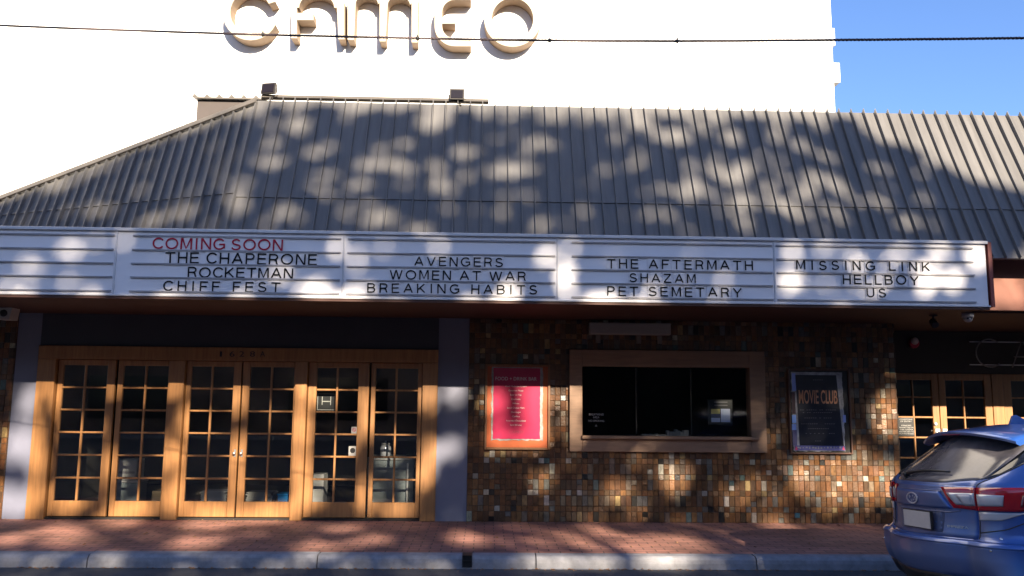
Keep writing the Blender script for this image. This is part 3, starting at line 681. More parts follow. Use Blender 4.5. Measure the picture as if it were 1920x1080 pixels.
for body, pi, colr, xa2, xb2, ytop, ybot, lname in lines:
    x0, x1 = X(xa2, (ytop+ybot)/2, YM), X(xb2, (ytop+ybot)/2, YM)
    zb = Z((xa2+xb2)/2, ybot, YM); cap = Z((xa2+xb2)/2, ytop, YM)-zb; sc = cap
    pad = .13*cap
    ws = {ch: glyph_mesh(ch, colr)[1]*sc for ch in set(body) if ch != ' '}
    tot = sum(ws[c]+(2*pad if c == 'I' else 0) for c in body if c != ' ')
    ngap = 0
    for i, c in enumerate(body[:-1]):
        ngap += 1 if c != ' ' else 1.85
    gap = (x1-x0-tot)/ngap; x = x0; cnt = 0
    for c in body:
        if c == ' ': x += gap*1.85; continue
        me, w = glyph_mesh(c, colr)
        if c == 'I': x += pad
        o = bpy.data.objects.new('marquee_letter', me); col.objects.link(o)
        o.location = (x, YM-.017, zb+rnd.uniform(-.002, .002)); o.scale = (sc, sc, sc); o.rotation_euler = (0, R_(rnd.uniform(-1.2, 1.2)), 0)
        if c not in plates:
            pm = MB(); wn_ = w; px0, px1 = -.10, wn_+.10
            if c == 'I': px0, px1 = -.22, wn_+.22
            pm.hexa([(px0, .075, -.17), (px1, .075, -.17), (px1, .10, -.17), (px0, .10, -.17), (px0, .075, 1.17), (px1, .075, 1.17), (px1, .10, 1.17), (px0, .10, 1.17)]); po_ = pm.build('clear_plate', M['letterplate']); plates[c] = po_.data; bpy.data.objects.remove(po_)
        pl_ = bpy.data.objects.new('clear_plate', plates[c]); col.objects.link(pl_); pl_.parent = o
        tag(o, f'{colr} letter {c}, {ORD[cnt]} in the {lname} line of the {PN[pi]}', 'letter', 'letters slotted on the marquee')
        x += w*sc+gap+(pad if c == 'I' else 0); cnt += 1

# ---------------------------------------------------------------- things on the wall
def ragged(x0, x1, z0, z1, y, amp, n=24):
    pts = []
    for i in range(n): pts.append((x0+(x1-x0)*i/n, y, z0+rnd.uniform(-amp, amp)))
    for i in range(n): pts.append((x1+rnd.uniform(-amp, amp), y, z0+(z1-z0)*i/n))
    for i in range(n): pts.append((x1-(x1-x0)*i/n, y, z1+rnd.uniform(-amp, amp)*.3))
    for i in range(n): pts.append((x0+rnd.uniform(-amp, amp), y, z1-(z1-z0)*i/n))
    return pts
def frame(px0, px1, py0, py1, w, depth):
    cx, cy = (px0+px1)/2, (py0+py1)/2
    x0, x1, z0, z1 = X(px0, cy, YW), X(px1, cy, YW), Z(cx, py1, YW), Z(cx, py0, YW); y = YW-depth
    m = MB(); m.bevbox(x0, x0+w, y, YW-.001, z0, z1); m.bevbox(x1-w, x1, y, YW-.001, z0, z1); m.bevbox(x0+w+.0005, x1-w-.0005, y+.001, YW-.001, z0, z0+w); m.bevbox(x0+w+.0005, x1-w-.0005, y+.001, YW-.001, z1-w, z1)
    return m, x0+w, x1-w, z0+w, z1-w
m, a, b, c, d = frame(909, 1031, 683, 843, .03, .06)
pc = thing('poster_case', 'timber poster case with a magenta food and drink menu on orange backing', 'poster case', (a, YW, c))
m.build('frame', mat('case_timber', (.16, .07, .028), .45, noise=(20, .15)), pc)
m = MB(); m.box(a, b, YW-.03, YW-.012, c, d); m.build('backing', M['orange'], pc)
q = lambda px, py: (X(px, py, YW), Z(px, py, YW))
m = MB(); x0, z1 = q(922, 688); x1, z0 = q(1017, 826); m.prism(ragged(x0, x1, z0, z1, YW-.036, .008), (0, .003, 0)); m.build('paper_border', mat('border_paper', (.20, .19, .185), .6, noise=(12, .4)), pc)
m = MB(); x0, z1 = q(925.5, 690); x1, z0 = q(1012, 823); m.prism(ragged(x0, x1, z0, z1, YW-.040, .004), (0, .003, 0)); po = m.build('poster', M['magenta'], pc)
m = MB(); y = YW-.042
x0, zb = q(929, 713); x1, _ = q(1006, 713); add_text(m, 'FOOD + DRINK BAR', x0, x1, zb, .048, y, .001)
for k, (tx, w) in enumerate((('Hand Made Ice Cream', 40), ('Gourmet Pizzas', 28), ('Beer on Tap', 21), ('Cocktails', 17), ('Wines', 13), ('Local Cheese Plate', 32), ('Champagne', 18), ('Coffee', 14), ('Assorted Chocolates', 37), ('Soft Drinks', 21))):
    py = 725.5+8.05*k; x0, zb = q(967-w/2, py); x1, _ = q(967+w/2, py); add_text(m, tx, x0, x1, zb, .021, y, .001)
m.build('lettering', M['postertext'], po)
m = MB(); x0, zb = q(955, 812); x1, _ = q(981, 812); add_text(m, 'CAMEO', x0, x1, zb, .036, y, .001); m.build('logo_lettering', M['maroon'], po)
m, a, b, c, d = frame(1477, 1593, 692, 851, .022, .06)
pc = thing('poster_case', 'dark poster case with a navy movie club poster and torn silver edges', 'poster case', (a, YW, c))
m.build('frame', mat('dark_case_timber', (.09, .04, .026), .5), pc)
m = MB(); m.box(a, b, YW-.03, YW-.012, c, d); m.build('backing', M['black'], pc)
m = MB(); x0, z1 = q(1481, 697.5); x1, z0 = q(1583, 846); m.prism(ragged(x0, x1, z0, z1, YW-.036, .008), (0, .003, 0)); m.build('paper_border', mat('old_poster_paper', (.32, .32, .35), .6, noise=(9, .5)), pc)
for (pa, pb_, ya, yb, cc) in ((1482.5, 1491, 700, 733, (.25, .33, .70)), (1483, 1491, 778, 793, (.22, .40, .85)), (1483, 1491, 795, 806, (.25, .38, .80)), (1484, 1493, 806, 835, (.10, .09, .20)), (1482, 1490, 735, 776, (.05, .02, .03)), (1578, 1584, 778, 792, (.25, .33, .70))):
    m = MB(); x0, z1 = q(pa, ya); x1, z0 = q(pb_, yb); m.box(x0, x1, YW-.039, YW-.0365, z0, z1); m.build('old_poster_scrap', mat('scrap_print', cc, .5), pc)
m = MB(); x0, z1 = q(1489, 703); x1, z0 = q(1575, 836); m.prism([(x0, YW-.042, z1), (x1-.03, YW-.042, z1), (x1+.035, YW-.042, z0), (x0+.03, YW-.042, z0)][::-1], (0, .002, 0)); po = m.build('poster', M['navy'], pc)
y = YW-.0445
m = MB(); x0, zb = q(1496, 756); x1, _ = q(1568, 756); add_text(m, 'MOVIE CLUB', x0, x1, zb, .185, y, .001, offset=.012); m.build('title_lettering', M['poorange'], po)
m = MB()
for py, w in ((713, 22), (769, 70), (774, 60), (784, 54), (795, 66), (804, 40), (813, 66), (827, 14)):
    n_ = int(w/4)
    for k in range(n_):
        if rnd.random() < .85:
            x0, z0 = q(1533-w/2+4*k, py); m.box(x0, x0+.018, y, y+.001, z0, z0+.007)
m.build('small_print', M['faint'], po)
m = MB(); x0, z1 = q(1488, 835); x1, z0 = q(1582, 844.5); m.box(x0, x1, YW-.0465, YW-.0425, z0, z1); st = m.build('footer_strip', mat('footer_blue', (.10, .10, .30), .5), po)
m = MB()
for k in range(15):
    x0, z0 = q(1492+5.6*k+rnd.uniform(-1, 1), 841); m.box(x0, x0+rnd.uniform(.012, .03), YW-.048, YW-.0467, z0+rnd.uniform(-.004, .012), z0+rnd.uniform(.02, .03))
m.build('footer_marks', M['paper'], st)
m = MB()
for pxx in (1491, 1579): x0, z0 = q(pxx, 843); m.prism([(x0-.02, YW-.048, z0), (x0+.02, YW-.048, z0), (x0, YW-.048, z0+.05)], (0, .001, 0))
m.build('footer_flash', mat('pink_mark', (.75, .08, .18), .5), st)

# fluorescent batten over the ticket window
y0 = YW-.16; t = thing('wall_light', 'long grey box light fixed on the tiles above the ticket window', 'light', (X(1181, 615, y0), YW, Z(1181, 626, y0)))
a, b, c, d = X(1106, 615, y0), X(1258, 615, y0), Z(1180, 627, y0), Z(1180, 605, y0)
m = MB(); m.bevbox(a, b, y0, YW-.02, c, d, .008); m.build('housing', mat('grey_enamel', (.24, .22, .20), .5), t)
for px in (1121, 1197, 1236):
    xx = X(px, 634, YW); m = MB(); m.bevbox(xx-.03, xx+.03, YW-.05, YW-.012, c-.11, c+.02); m.build('bracket', mat('bracket_enamel', (.15, .12, .10), .5), t)

# security cameras
def scam(px, py, yy, label, box):
    p = at(px, py, yy); t = thing('security_camera', label, 'camera', (p[0], yy, ZSOF), 'security cameras under the soffit')
    if box:
        m = MB(); m.hexa([(p[0]-.07, yy-.09, ZSOF-.15), (p[0]+.07, yy-.09, ZSOF-.15), (p[0]+.08, yy+.08, ZSOF-.15), (p[0]-.08, yy+.08, ZSOF-.15), (p[0]-.10, yy-.10, ZSOF-.002), (p[0]+.10, yy-.10, ZSOF-.002), (p[0]+.10, yy+.08, ZSOF-.002), (p[0]-.10, yy+.08, ZSOF-.002)]); m.build('housing', M['white_plastic'], t)
        m = MB(); m.lathe((p[0], yy-.094, ZSOF-.07), (0, -1, 0), [(0, .045), (.012, .045), (.016, .03)], 18); m.build('lens', M['black'], t)
    else:
        m = MB(); m.lathe((p[0], yy, ZSOF-.002), (0, 0, -1), [(0, .068), (.05, .066), (.056, .058)], 22); m.build('housing', M['white_plastic'], t)
        m = MB(); m.lathe((p[0], yy, ZSOF-.058), (0, 0, -1), [(0, .054), (.025, .048), (.045, .03), (.052, .004)], 22); m.build('dome', M['white_plastic'], t)
        for k in (-1, 1):
            m = MB(); m.lathe((p[0]+.02*k-.008, yy-.043, ZSOF-.062), (0, -1, -.4), [(0, .013), (.009, .013)], 12); m.build('lens', M['black'], t)
scam(15, 590, 10.6, 'white box security camera under the soffit at the far left end', True)
scam(1814, 583, 9.75, 'white dome security camera hanging under the right end of the marquee', False)
p = at(1750, 597, 10.0); t = thing('spot_lamp', 'small black spot lamp hanging under the soffit over the entry', 'lamp', (p[0], 10.0, ZSOF))
m = MB(); m.lathe((p[0], 10.0, ZSOF-.002), (0, 0, -1), [(0, .05), (.015, .05), (.02, .012), (.06, .012)], 16); m.build('mount', M['black'], t)
m = MB(); m.lathe((p[0]+.01, 10.06, ZSOF-.06), (-.1, -.85, -.6), [(0, .025), (.02, .04), (.12, .045), (.125, .04)], 16); m.build('shade', M['black'], t)
p = at(1711, 640, YE); t = thing('alarm_bell', 'round pale fire alarm bell with red base on the dark entry wall', 'bell', (p[0], YE, p[2]))
m = MB(); m.lathe((p[0], YE-.001, p[2]-.03), (0, -1, 0), [(0, .075), (.05, .075), (.056, .065)], 20); m.build('base', M['red'], t)
m = MB(); m.lathe((p[0], YE-.058, p[2]), (0, -1, 0), [(0, .055), (.02, .052), (.035, .035), (.04, .012)], 22); m.build('gong', mat('bell_enamel', (.5, .4, .38), .4), t)
p = at(1684, 714, YE-.06); m = MB(); m.bevbox(ex0+.004, ex0+.085, YE-.075, YE-.055, p[2]-.05, p[2]+.055); m.box(ex0+.05, ex0+.068, YE-.078, YE-.0752, p[2]-.02, p[2]+.03)
tag(m.build('door_notice', M['white_plastic'], None, org=(ex0, YE-.06, p[2])), 'tiny pale square notice at the left edge of the entry', 'notice')
# black sign on the first entry door
x0, x1, z0, z1 = X(1684, 797, YE-.025), X(1714, 797, YE-.025), Z(1700, 818, YE-.025), Z(1700, 783, YE-.025)
t = thing('door_sign', 'black sign with white lettering on the lit glass of the entry door', 'sign', (x0, YE-.025, z0))
m = MB(); m.box(x0, x1, YE-.026, YE-.022, z0, z1); m.build('sign_board', M['black'], t)
m = MB()
for k, tx in enumerate(('CONDITIONS', 'OF ENTRY', '', 'MINORS', 'PERMITTED IN', 'THIS CINEMA', 'RESTRICTED TO', 'FILM PATRONS')):
    if not tx: continue
    w = (x1-x0)*(.35+.045*len(tx)); cx = (x0+x1)/2; add_text(m, tx, cx-w/2, cx+w/2, z1-.035-.03*k, .02, YE-.028, .001)
m.build('lettering', M['paper'], t)
# neon tube sign over the entry
YN = YE-.12
nx0, nz0, nz1 = X(1832, 690, YN), Z(1858, 688, YN), Z(1858, 636, YN); hN = nz1-nz0
t = thing('neon_sign', 'unlit tube letters on two pale rails above the dark entry', 'sign', (nx0, YN, nz0))
for py in (641, 684):
    z = Z(1860, py, YN); m = MB(); m.box(X(1820, py, YN), X(1820, py, YN)+3.2, YN+.02, YN+.035, z-.007, z+.007); m.build('rail', mat('rail_enamel', (.6, .58, .56), .4), t)
tubes = {'C': [[(.5+.5*math.cos(R_(a)), .5+.5*math.sin(R_(a))) for a in range(50, 311, 10)]], 'A': [[(0, 0), (.42, 1.0), (.84, 0)], [(.08, .38), (.80, .38)]], 'M': [[(0, 0), (.15, 1), (.5, .2), (.85, 1), (1, 0)]], 'E': [[(.6, 1), (0, 1), (0, 0), (.6, 0)], [(0, .5), (.5, .5)]], 'O': [[(.5+.5*math.cos(R_(a)), .5+.5*math.sin(R_(a))) for a in range(0, 361, 12)]]}
xx = nx0
for ch in 'CAMEO':
    m = MB()
    for st in tubes[ch]: m.tube([(xx+u*hN, YN, nz0+v*hN) for u, v in st], .010, 8)
    m.build('tube_letter', mat('neon_tube', (.22, .21, .19), .3), t); xx += hN*1.3

# floodlights on the ridge rail
def flood(px, py, label, turn):
    yy = 10.16; p = at(px, py, yy); b = at(px+8, py+20, yy)
    t = thing('floodlight', label, 'floodlight', (p[0], yy, b[2]), 'floodlights on the ridge rail', 0)
    hw, hh = .095, .075; ca, sa = math.cos(turn), math.sin(turn)
    def r(x, y, z): return (p[0]+x*ca-y*sa, yy+x*sa+y*ca, p[2]+z)
    m = MB(); tl_ = .03
    m.hexa([r(-hw, -.03, -hh), r(hw, -.03, -hh), r(hw*.85, .05, -hh*.8), r(-hw*.85, .05, -hh*.8), r(-hw, -.03+tl_, hh), r(hw, -.03+tl_, hh), r(hw*.85, .08, hh*.8), r(-hw*.85, .08, hh*.8)]); m.build('housing', M['darkmetal'], t)
    m = MB(); m.hexa([r(-hw*.8, -.034, -hh*.78), r(hw*.8, -.034, -hh*.78), r(hw*.8, -.02, -hh*.78), r(-hw*.8, -.02, -hh*.78), r(-hw*.8, -.034+tl_*.85, hh*.74), r(hw*.8, -.034+tl_*.85, hh*.74), r(hw*.8, .0, hh*.74), r(-hw*.8, .0, hh*.74)]); m.build('lens', mat('dark_lens', (.010, .007, .007), .2), t)
    m = MB(); m.tube([r(-hw-.008, .02, 0), r(-hw-.008, .03, -hh-.03), r(hw+.008, .03, -hh-.03), r(hw+.008, .02, 0)], .007, 6); m.tube([r(.03, .03, -hh-.03), (p[0]+.05, yy, b[2]-.01)], .01, 6); m.build('bracket', M['darkmetal'], t)
flood(504, 166, 'left floodlight on the roof ridge under the large letter C', R_(-12))
flood(857, 177, 'right floodlight on the roof ridge under the large letter E', 0)

# twisted overhead cable
ctl = [(-700, 5), (-300, 31), (0, 48), (230, 56.5), (450, 64), (640, 68.5), (860, 73.5), (1030, 76), (1270, 77.5), (1500, 75.5), (1700, 74), (1920, 71.5), (2300, 66), (2800, 58)]
pth = [at(px, py, 4.7-1.0*(px/1920)) for px, py in ctl]; pth = [Vector(p) for p in pth]
seg = [0.0]
for i in range(1, len(pth)): seg.append(seg[-1]+(pth[i]-pth[i-1]).length)
pa_ = np.array([[*p] for p in pth]); dd = np.arange(0, seg[-1], .012)
cen = np.stack([np.interp(dd, seg, pa_[:, k]) for k in range(3)], 1)
kk = np.ones(61)/61
cen2 = np.stack([np.convolve(np.pad(cen[:, k], 30, 'edge'), kk, 'valid') for k in range(3)], 1)
t = thing('overhead_cable', 'dark twisted overhead cable crossing in front of the white wall and sky', 'cable', tuple(cen2[len(cen2)//2]))
for s_ in range(3):
    m = MB(); path = []
    for i, d_ in enumerate(dd):
        w = 2*math.pi*(d_/.055)+s_*2*math.pi/3; path.append((cen2[i][0], cen2[i][1]+.0038*math.cos(w), cen2[i][2]+.0038*math.sin(w)))
    m.tube(path, .0038, 5); m.build('strand', M['cable'], t)
for px in (494, 782, 1031, 1267):
    i = int(np.argmin([abs((np.array(c_)-CAM)@_R/((np.array(c_)-CAM)@_f)*FPX+960-px) for c_ in cen2]))
    c_ = cen2[i]; m = MB(); m.tube([(c_[0], c_[1]-.012, c_[2]+.012), (c_[0], c_[1]-.012, c_[2]-.018)], .004, 5); m.tube([(c_[0]-.008, c_[1], c_[2]), (c_[0]+.008, c_[1], c_[2])], .0095, 8); m.build('cable_tie', M['black'], t)

# drain outlet in the kerb
p = at(876, 1050, 8.80); t = thing('drain_outlet', 'small square metal drain outlet set in the concrete kerb', 'drain', (p[0], 8.79, 0))
m = MB(); a, b = p[0]-.05, p[0]+.05
m.box(a, a+.006, 8.775, 8.96, .02, .138); m.box(b-.006, b, 8.775, 8.96, .02, .138); m.box(a+.0065, b-.0065, 8.776, 8.959, .132, .138); m.box(a+.0065, b-.0065, 8.776, 8.80, .075, .083); m.build('casing', M['darkmetal'], t)
m = MB(); m.box(a+.007, b-.007, 8.79, 8.797, .02, .131); m.build('opening', M['black'], t)
# dry leaves in the gutter and on the bricks
m = MB()
for _ in range(900):
    if rnd.random() < .6: x, yy, z = rnd.uniform(-7, 7), 8.79-abs(rnd.gauss(0, .05)), .004
    elif rnd.random() < .5: x, yy, z = rnd.uniform(-7, 7), YW-.03-abs(rnd.gauss(0, .08)), ZS+.004
    else: x, yy, z = rnd.uniform(-7, 7), rnd.uniform(9, 11), ZS+.004
    r = rnd.uniform(.01, .028); a = rnd.uniform(0, 6.28); c_, s_ = math.cos(a)*r, math.sin(a)*r; h = rnd.uniform(.002, .014)
    m.poly([(x+c_, yy+s_, z), (x-s_*.45, yy+c_*.45, z+h), (x-c_, yy-s_, z+.002), (x+s_*.45, yy-c_*.45, z+h*.6)])
tag(m.build('fallen_leaves', M['leaflitter'], fix=False), 'scattered small dry leaves in the gutter and along the wall foot', 'leaves', kind='stuff')

# ---------------------------------------------------------------- things inside, seen through the glass
def inbox(name, label, cat, px0, px1, py0, y, h0, h1, dp, mt, det=None):
    a, b = X(px0, py0, y), X(px1, py0, y); t = thing(name, label, cat, ((a+b)/2, y, h0))
    m = MB(); m.bevbox(a, b, y, y+dp, h0, h1, .01); m.build('body', mt, t)
    return t, a, b
zf = ZS+.008
yb = YW+.5
t, a, b = inbox('drinks_fridge', 'pale grey drinks fridge standing inside the rightmost glazed door', 'fridge', 688, 776, 900, yb, zf, Z(730, 858, yb), .6, M['fridge'])
m = MB(); m.bevbox(a+.02, b-.02, yb-.03, yb-.002, zf+.75, Z(730, 858, yb)-.02, .008); m.build('door', M['white_plastic'], t)
m = MB(); m.bevbox(b-.10, b-.07, yb-.05, yb-.002, zf+.1, zf+.7, .004); m.build('handle', M['steel'], t)
zt_ = Z(730, 858, yb)
t = thing('glass_jar', 'clear jar with lid standing on top of the drinks fridge', 'jar', (a+.22, yb+.2, zt_))
m = MB(); m.lathe((a+.22, yb+.2, zt_+.002), (0, 0, 1), [(0, .07), (.12, .08), (.16, .055)], 18); m.build('body', M['tailclear'], t)
m = MB(); m.lathe((a+.22, yb+.2, zt_+.163), (0, 0, 1), [(0, .06), (.025, .06), (.03, .015), (.055, .012)], 18); m.build('lid', M['paper'], t)
t, a, b = inbox('white_crate', 'white crate standing behind the fifth glazed door', 'crate', 584, 607, 900, yb-.1, zf, Z(600, 888, yb), .3, M['white_plastic'])
m = MB(); m.box(a+.02, b-.02, yb-.104, yb-.1005, zf+.25, zf+.32); m.build('label_panel', M['paper'], t)
t, a, b = inbox('blue_tub', 'bright blue plastic tub behind the fourth glazed door', 'tub', 520, 541, 940, YW+.35, zf, Z(530, 929, YW+.35), .25, M['bluebin'])
m = MB(); zz = Z(530, 929, YW+.35); m.bevbox(a-.01, b+.01, YW+.34, YW+.61, zz+.001, zz+.02, .004); m.build('rim', M['bluebin'], t)
for (nm, lab, p0, p1, yt, mt) in (('paper_stack', 'stack of folded papers behind the third glazed door', 372, 425, 922, M['paper']), ('paper_bundle', 'loose bundle of papers behind the fourth glazed door', 458, 512, 924, M['paper'])):
    yy = YW+.4; a, b = X(p0, 930, yy), X(p1, 930, yy); zz = Z((p0+p1)/2, yt, yy); t = thing(nm, lab, 'papers', ((a+b)/2, yy, zf))
    m = MB(); m.bevbox(a, b, yy, yy+.3, zf, zf+.10, .004); m.build('tray', M['cardboard'], t)
    m = MB(); z = zf+.101
    while z < zz:
        o_ = rnd.uniform(-.02, .02); m.box(a+.02+o_, b-.02+o_, yy+.01+abs(o_), yy+.28, z, z+.012); z += .0135
    m.build('sheets', mt, t)
yy = YW+.5
t, a, b = inbox('storage_box', 'pale storage box on the floor behind the second glazed door', 'box', 216, 258, 930, yy, zf, Z(236, 905, yy), .3, M['fridge'])
m = MB(); zz = Z(236, 905, yy); m.bevbox(a-.01, b+.01, yy-.01, yy+.31, zz+.001, zz+.03, .004); m.build('lid', M['white_plastic'], t)
t, a, b = inbox('storage_box', 'white carton resting on the pale box behind the second glazed door', 'box', 220, 255, 890, yy+.02, zz+.032, Z(236, 862, yy), .26, M['paper'])
m = MB(); m.box(a+.02, b-.02, yy+.016, yy+.0195, zz+.12, zz+.15); m.build('printed_band', M['faint'], t)
t, a, b = inbox('cane_chair', 'low timber stool seen behind the second glazed door', 'stool', 284, 306, 930, yy, zf, zf+.3, .3, M['cardboard'])
ypic = YW+.22; t = thing('wall_picture', 'small white outlined picture hanging behind the fifth glazed door', 'picture', (X(612, 755, ypic), ypic, Z(612, 769, ypic)))
a, b, c, d = X(595, 755, ypic), X(629, 755, ypic), Z(612, 769, ypic), Z(612, 738, ypic)
m = MB(); m.bevbox(a, b, ypic, ypic+.01, c, d); m.build('mount', M['black'], t)
m = MB()
for (x0, x1, z0, z1) in ((a, b, c, c+.008), (a, b, d-.008, d), (a, a+.008, c+.009, d-.009), (b-.008, b, c+.009, d-.009), (a+.06, a+.07, c+.07, d-.04), (b-.07, b-.06, c+.07, d-.04), (a+.071, b-.071, (c+d)/2, (c+d)/2+.012)): m.box(x0, x1, ypic-.003, ypic-.0005, z0, z1)
m.build('outline', M['paper'], t)
# counter with papers in the ticket office
yc = YW+.45; zc = oz0+.02
t = thing('ticket_counter', 'dark counter inside the ticket window', 'counter', (2.4, yc, ZS))
m = MB(); m.bevbox(o0-.15, o1+.15, yc, yc+.55, zc-.05, zc); m.build('top', M['darkmetal'], t)
m = MB(); m.box(o0-.1, o1+.1, yc+.05, yc+.5, zf, zc-.052); m.build('front', M['intwall'], t)
for (pa, pb2, hh, lab) in ((1205, 1250, .03, 'flat sheaf of papers on the counter inside the ticket window'), (1252, 1292, .09, 'upright rack of leaflets on the counter inside the ticket window')):
    a, b = X(pa, 810, yc), X(pb2, 810, yc); t = thing('leaflet_rack' if hh > .05 else 'paper_sheaf', lab, 'papers', ((a+b)/2, yc+.1, zc))
    m = MB(); k = a
    while k < b-.02:
        h = hh*rnd.uniform(.5, 1); m.box(k, k+.035, yc+.05, yc+.15, zc+.001, zc+.001+h); k += .039
    m.build('leaflets', M['paper'], t)
# framed notice standing inside the right pane
yn = YW+.10
t = thing('framed_notice', 'black framed notice with bright printed sheets inside the right ticket pane', 'notice', (X(1350, 780, yn), yn, oz0))
a, b, c, d = X(1328, 773, yn), X(1374, 773, yn), Z(1350, 797, yn), Z(1350, 749, yn)
m = MB(); m.bevbox(a, b, yn, yn+.02, c, d); m.build('frame', M['black'], t)
for (pa, pb2, ya, yb2, cc) in ((1333.5, 1350, 767, 776, (.62, .52, .16)), (1333.5, 1350, 776.5, 783, (.08, .09, .16)), (1333.5, 1350, 783.5, 791.5, (.55, .60, .8)), (1351.5, 1369, 766.5, 791.5, (.60, .66, .88))):
    m = MB(); m.box(X(pa, 778, yn), X(pb2, 778, yn), yn-.003, yn-.001, Z(1350, yb2, yn), Z(1350, ya, yn)); m.build('printed_sheet', mat('printed_sheet', cc, .5), t)
m = MB()
for py in (754, 760): m.box(X(1339, py, yn), X(1364, py, yn), yn-.002, yn-.0005, Z(1350, py+1, yn), Z(1350, py-1, yn))
m.build('small_print', M['faint'], t)

# ---------------------------------------------------------------- parked car (rear towards the left)
def pchip(xk, yk):
    xk = np.array(xk, float); yk = np.array(yk, float); h = np.diff(xk); d = np.diff(yk)/h; n = len(xk); mm = np.zeros(n)
    mm[0], mm[-1] = d[0], d[-1]
    for i in range(1, n-1): mm[i] = 0 if d[i-1]*d[i] <= 0 else 2*d[i-1]*d[i]/(d[i-1]+d[i])
    def f(x):
        i = int(np.clip(np.searchsorted(xk, x)-1, 0, n-2)); t = (x-xk[i])/h[i]
        return float(yk[i]*(2*t**3-3*t**2+1)+h[i]*mm[i]*(t**3-2*t*t+t)+yk[i+1]*(-2*t**3+3*t*t)+h[i]*mm[i+1]*(t**3-t*t))
    return f
zk = [.17, .24, .34, .36, .48, .56, .59, .605, .64, .75, .84, .90, .98, 1.02, 1.05, 1.12, 1.25, 1.36, 1.41, 1.44, 1.465, 1.478]
XRk = [.20, .10, .05, .03, .0, .0, .015, .05, .075, .085, .085, .08, .085, .10, .14, .235, .40, .53, .585, .64, .80, 1.0]
WWk = [.78, .85, .875, .88, .888, .889, .889, .888, .886, .886, .886, .886, .882, .872, .858, .815, .735, .665, .63, .59, .47, .30]
XFk = [4.2, 4.36, 4.43, 4.44, 4.46, 4.46, 4.455, 4.45, 4.44, 4.36, 4.1, 3.8, 3.4, 3.25, 3.15, 3.02, 2.75, 2.5, 2.36, 2.2, 1.95, 1.7]
fXR, fW, fXF = pchip(zk, XRk), pchip(zk, WWk), pchip(zk, XFk)
fRY = pchip([.17, .58, .66, 1.0, 1.1, 1.4, 1.48], [.34, .36, .36, .36, .30, .26, .2])
fRX = pchip([.17, .58, .66, 1.0, 1.1, 1.4, 1.48], [.30, .30, .44, .46, .42, .36, .3])
def carpt(s, z, off=0.0):
    def raw(s, z):
        sg_ = -1 if s > 0 else 1; a = abs(s)
        xr_, w, xf = fXR(z), fW(z), fXF(z); rx, ry = fRX(z), min(fRY(z), w*.7); bow = .16
        if a <= 1: t_ = a; return np.array([xr_+bow*t_*t_, sg_*t_*(w-ry), z])
        if a <= 2:
            an = (a-1)*math.pi/2; return np.array([xr_+bow+rx*(1-math.cos(an)), sg_*((w-ry)+ry*math.sin(an)), z])
        x0, x1 = xr_+bow+rx, xf-.25-.35
        if a <= 3:
            t_ = a-2; bul = .012*math.sin(math.pi*t_); return np.array([x0+(x1-x0)*t_, sg_*(w+bul*(1 if z < 1 else .3)), z])
        if a <= 4:
            an = (a-3)*math.pi/2; return np.array([x1+.35*math.sin(an), sg_*((w-.35)+.35*math.cos(an)), z])
        t_ = a-4; return np.array([x1+.35+.25*math.sin(t_*math.pi/2), sg_*(w-.35)*(1-t_), z])
    p = raw(s, z)
    if off:
        e = .004; ds = raw(s+e, z)-raw(s-e, z); dz = raw(s, min(z+e, 1.477))-raw(s, max(z-e, .171)); n = np.cross(ds, dz); n /= (np.linalg.norm(n)+1e-9)
        c = np.array([2.0, 0, p[2]]); n = n if n@(p-c) > 0 else -n
        p = p+n*off
    return p
car = thing('parked_car', 'metallic blue hatchback parked by the kerb with its rear towards the shopfront', 'car', (3.42, 6.78, .075), rz=R_(4)); car.rotation_euler = (R_(-3.2), 0, R_(4))
def cb(mb, name, mt, par=car, smooth=None):
    o = mb.build(name, mt, par, org=(0, 0, 0), smooth=smooth); return o
m = MB()
zs_ = sorted(set([.17+i*(1.478-.17)/70 for i in range(71)]+zk)); ss_ = [-5+i*.0625 for i in range(161)][:-1]
rows = []
for z in zs_:
    rows.append(len(m.v)); m.v += [tuple(carpt(s, z)) for s in ss_]
N = len(ss_)
for i in range(len(rows)-1):
    for k in range(N): m.face([rows[i]+k, rows[i]+(k+1) % N, rows[i+1]+(k+1) % N, rows[i+1]+k], True)
m.face([rows[-1]+k for k in range(N)], True); m.face([rows[0]+k for k in range(N)][::-1])
body = cb(m, 'body', M['carpaint'])
def patch(top, bot, off, nr=8, nc=16, mt=None, name='panel', par=car, skirt=.02):
    def res(pl, n):
        pl = np.array(pl, float); seg = np.r_[0, np.cumsum(np.linalg.norm(np.diff(pl, axis=0)*[1, 3], axis=1))]; q = np.linspace(0, seg[-1], n); return np.stack([np.interp(q, seg, pl[:, k]) for k in range(2)], 1)
    T, B = res(top, nc+1), res(bot, nc+1); mb = MB(); idx = []
    for r in range(nr+1):
        rr = []
        for c in range(nc+1):
            q_ = B[c]+(T[c]-B[c])*r/nr; rr.append(len(mb.v)); mb.v.append(tuple(carpt(q_[0], q_[1], off)))
        idx.append(rr)
    for r in range(nr):
        for c in range(nc): mb.face([idx[r][c], idx[r][c+1], idx[r+1][c+1], idx[r+1][c]], True)
    # skirt back into the body
    loop = [(0, c) for c in range(nc)]+[(r, nc) for r in range(nr)]+[(nr, c) for c in range(nc, 0, -1)]+[(r, 0) for r in range(nr, 0, -1)]
    base = len(mb.v)
    for r, c in loop:
        q_ = B[c]+(T[c]-B[c])*r/nr; mb.v.append(tuple(carpt(q_[0], q_[1], off-skirt)))
    L = len(loop)
    for i in range(L):
        j = (i+1) % L; mb.face([idx[loop[i][0]][loop[i][1]], idx[loop[j][0]][loop[j][1]], base+j, base+i])
    return cb(mb, name, mt, par)
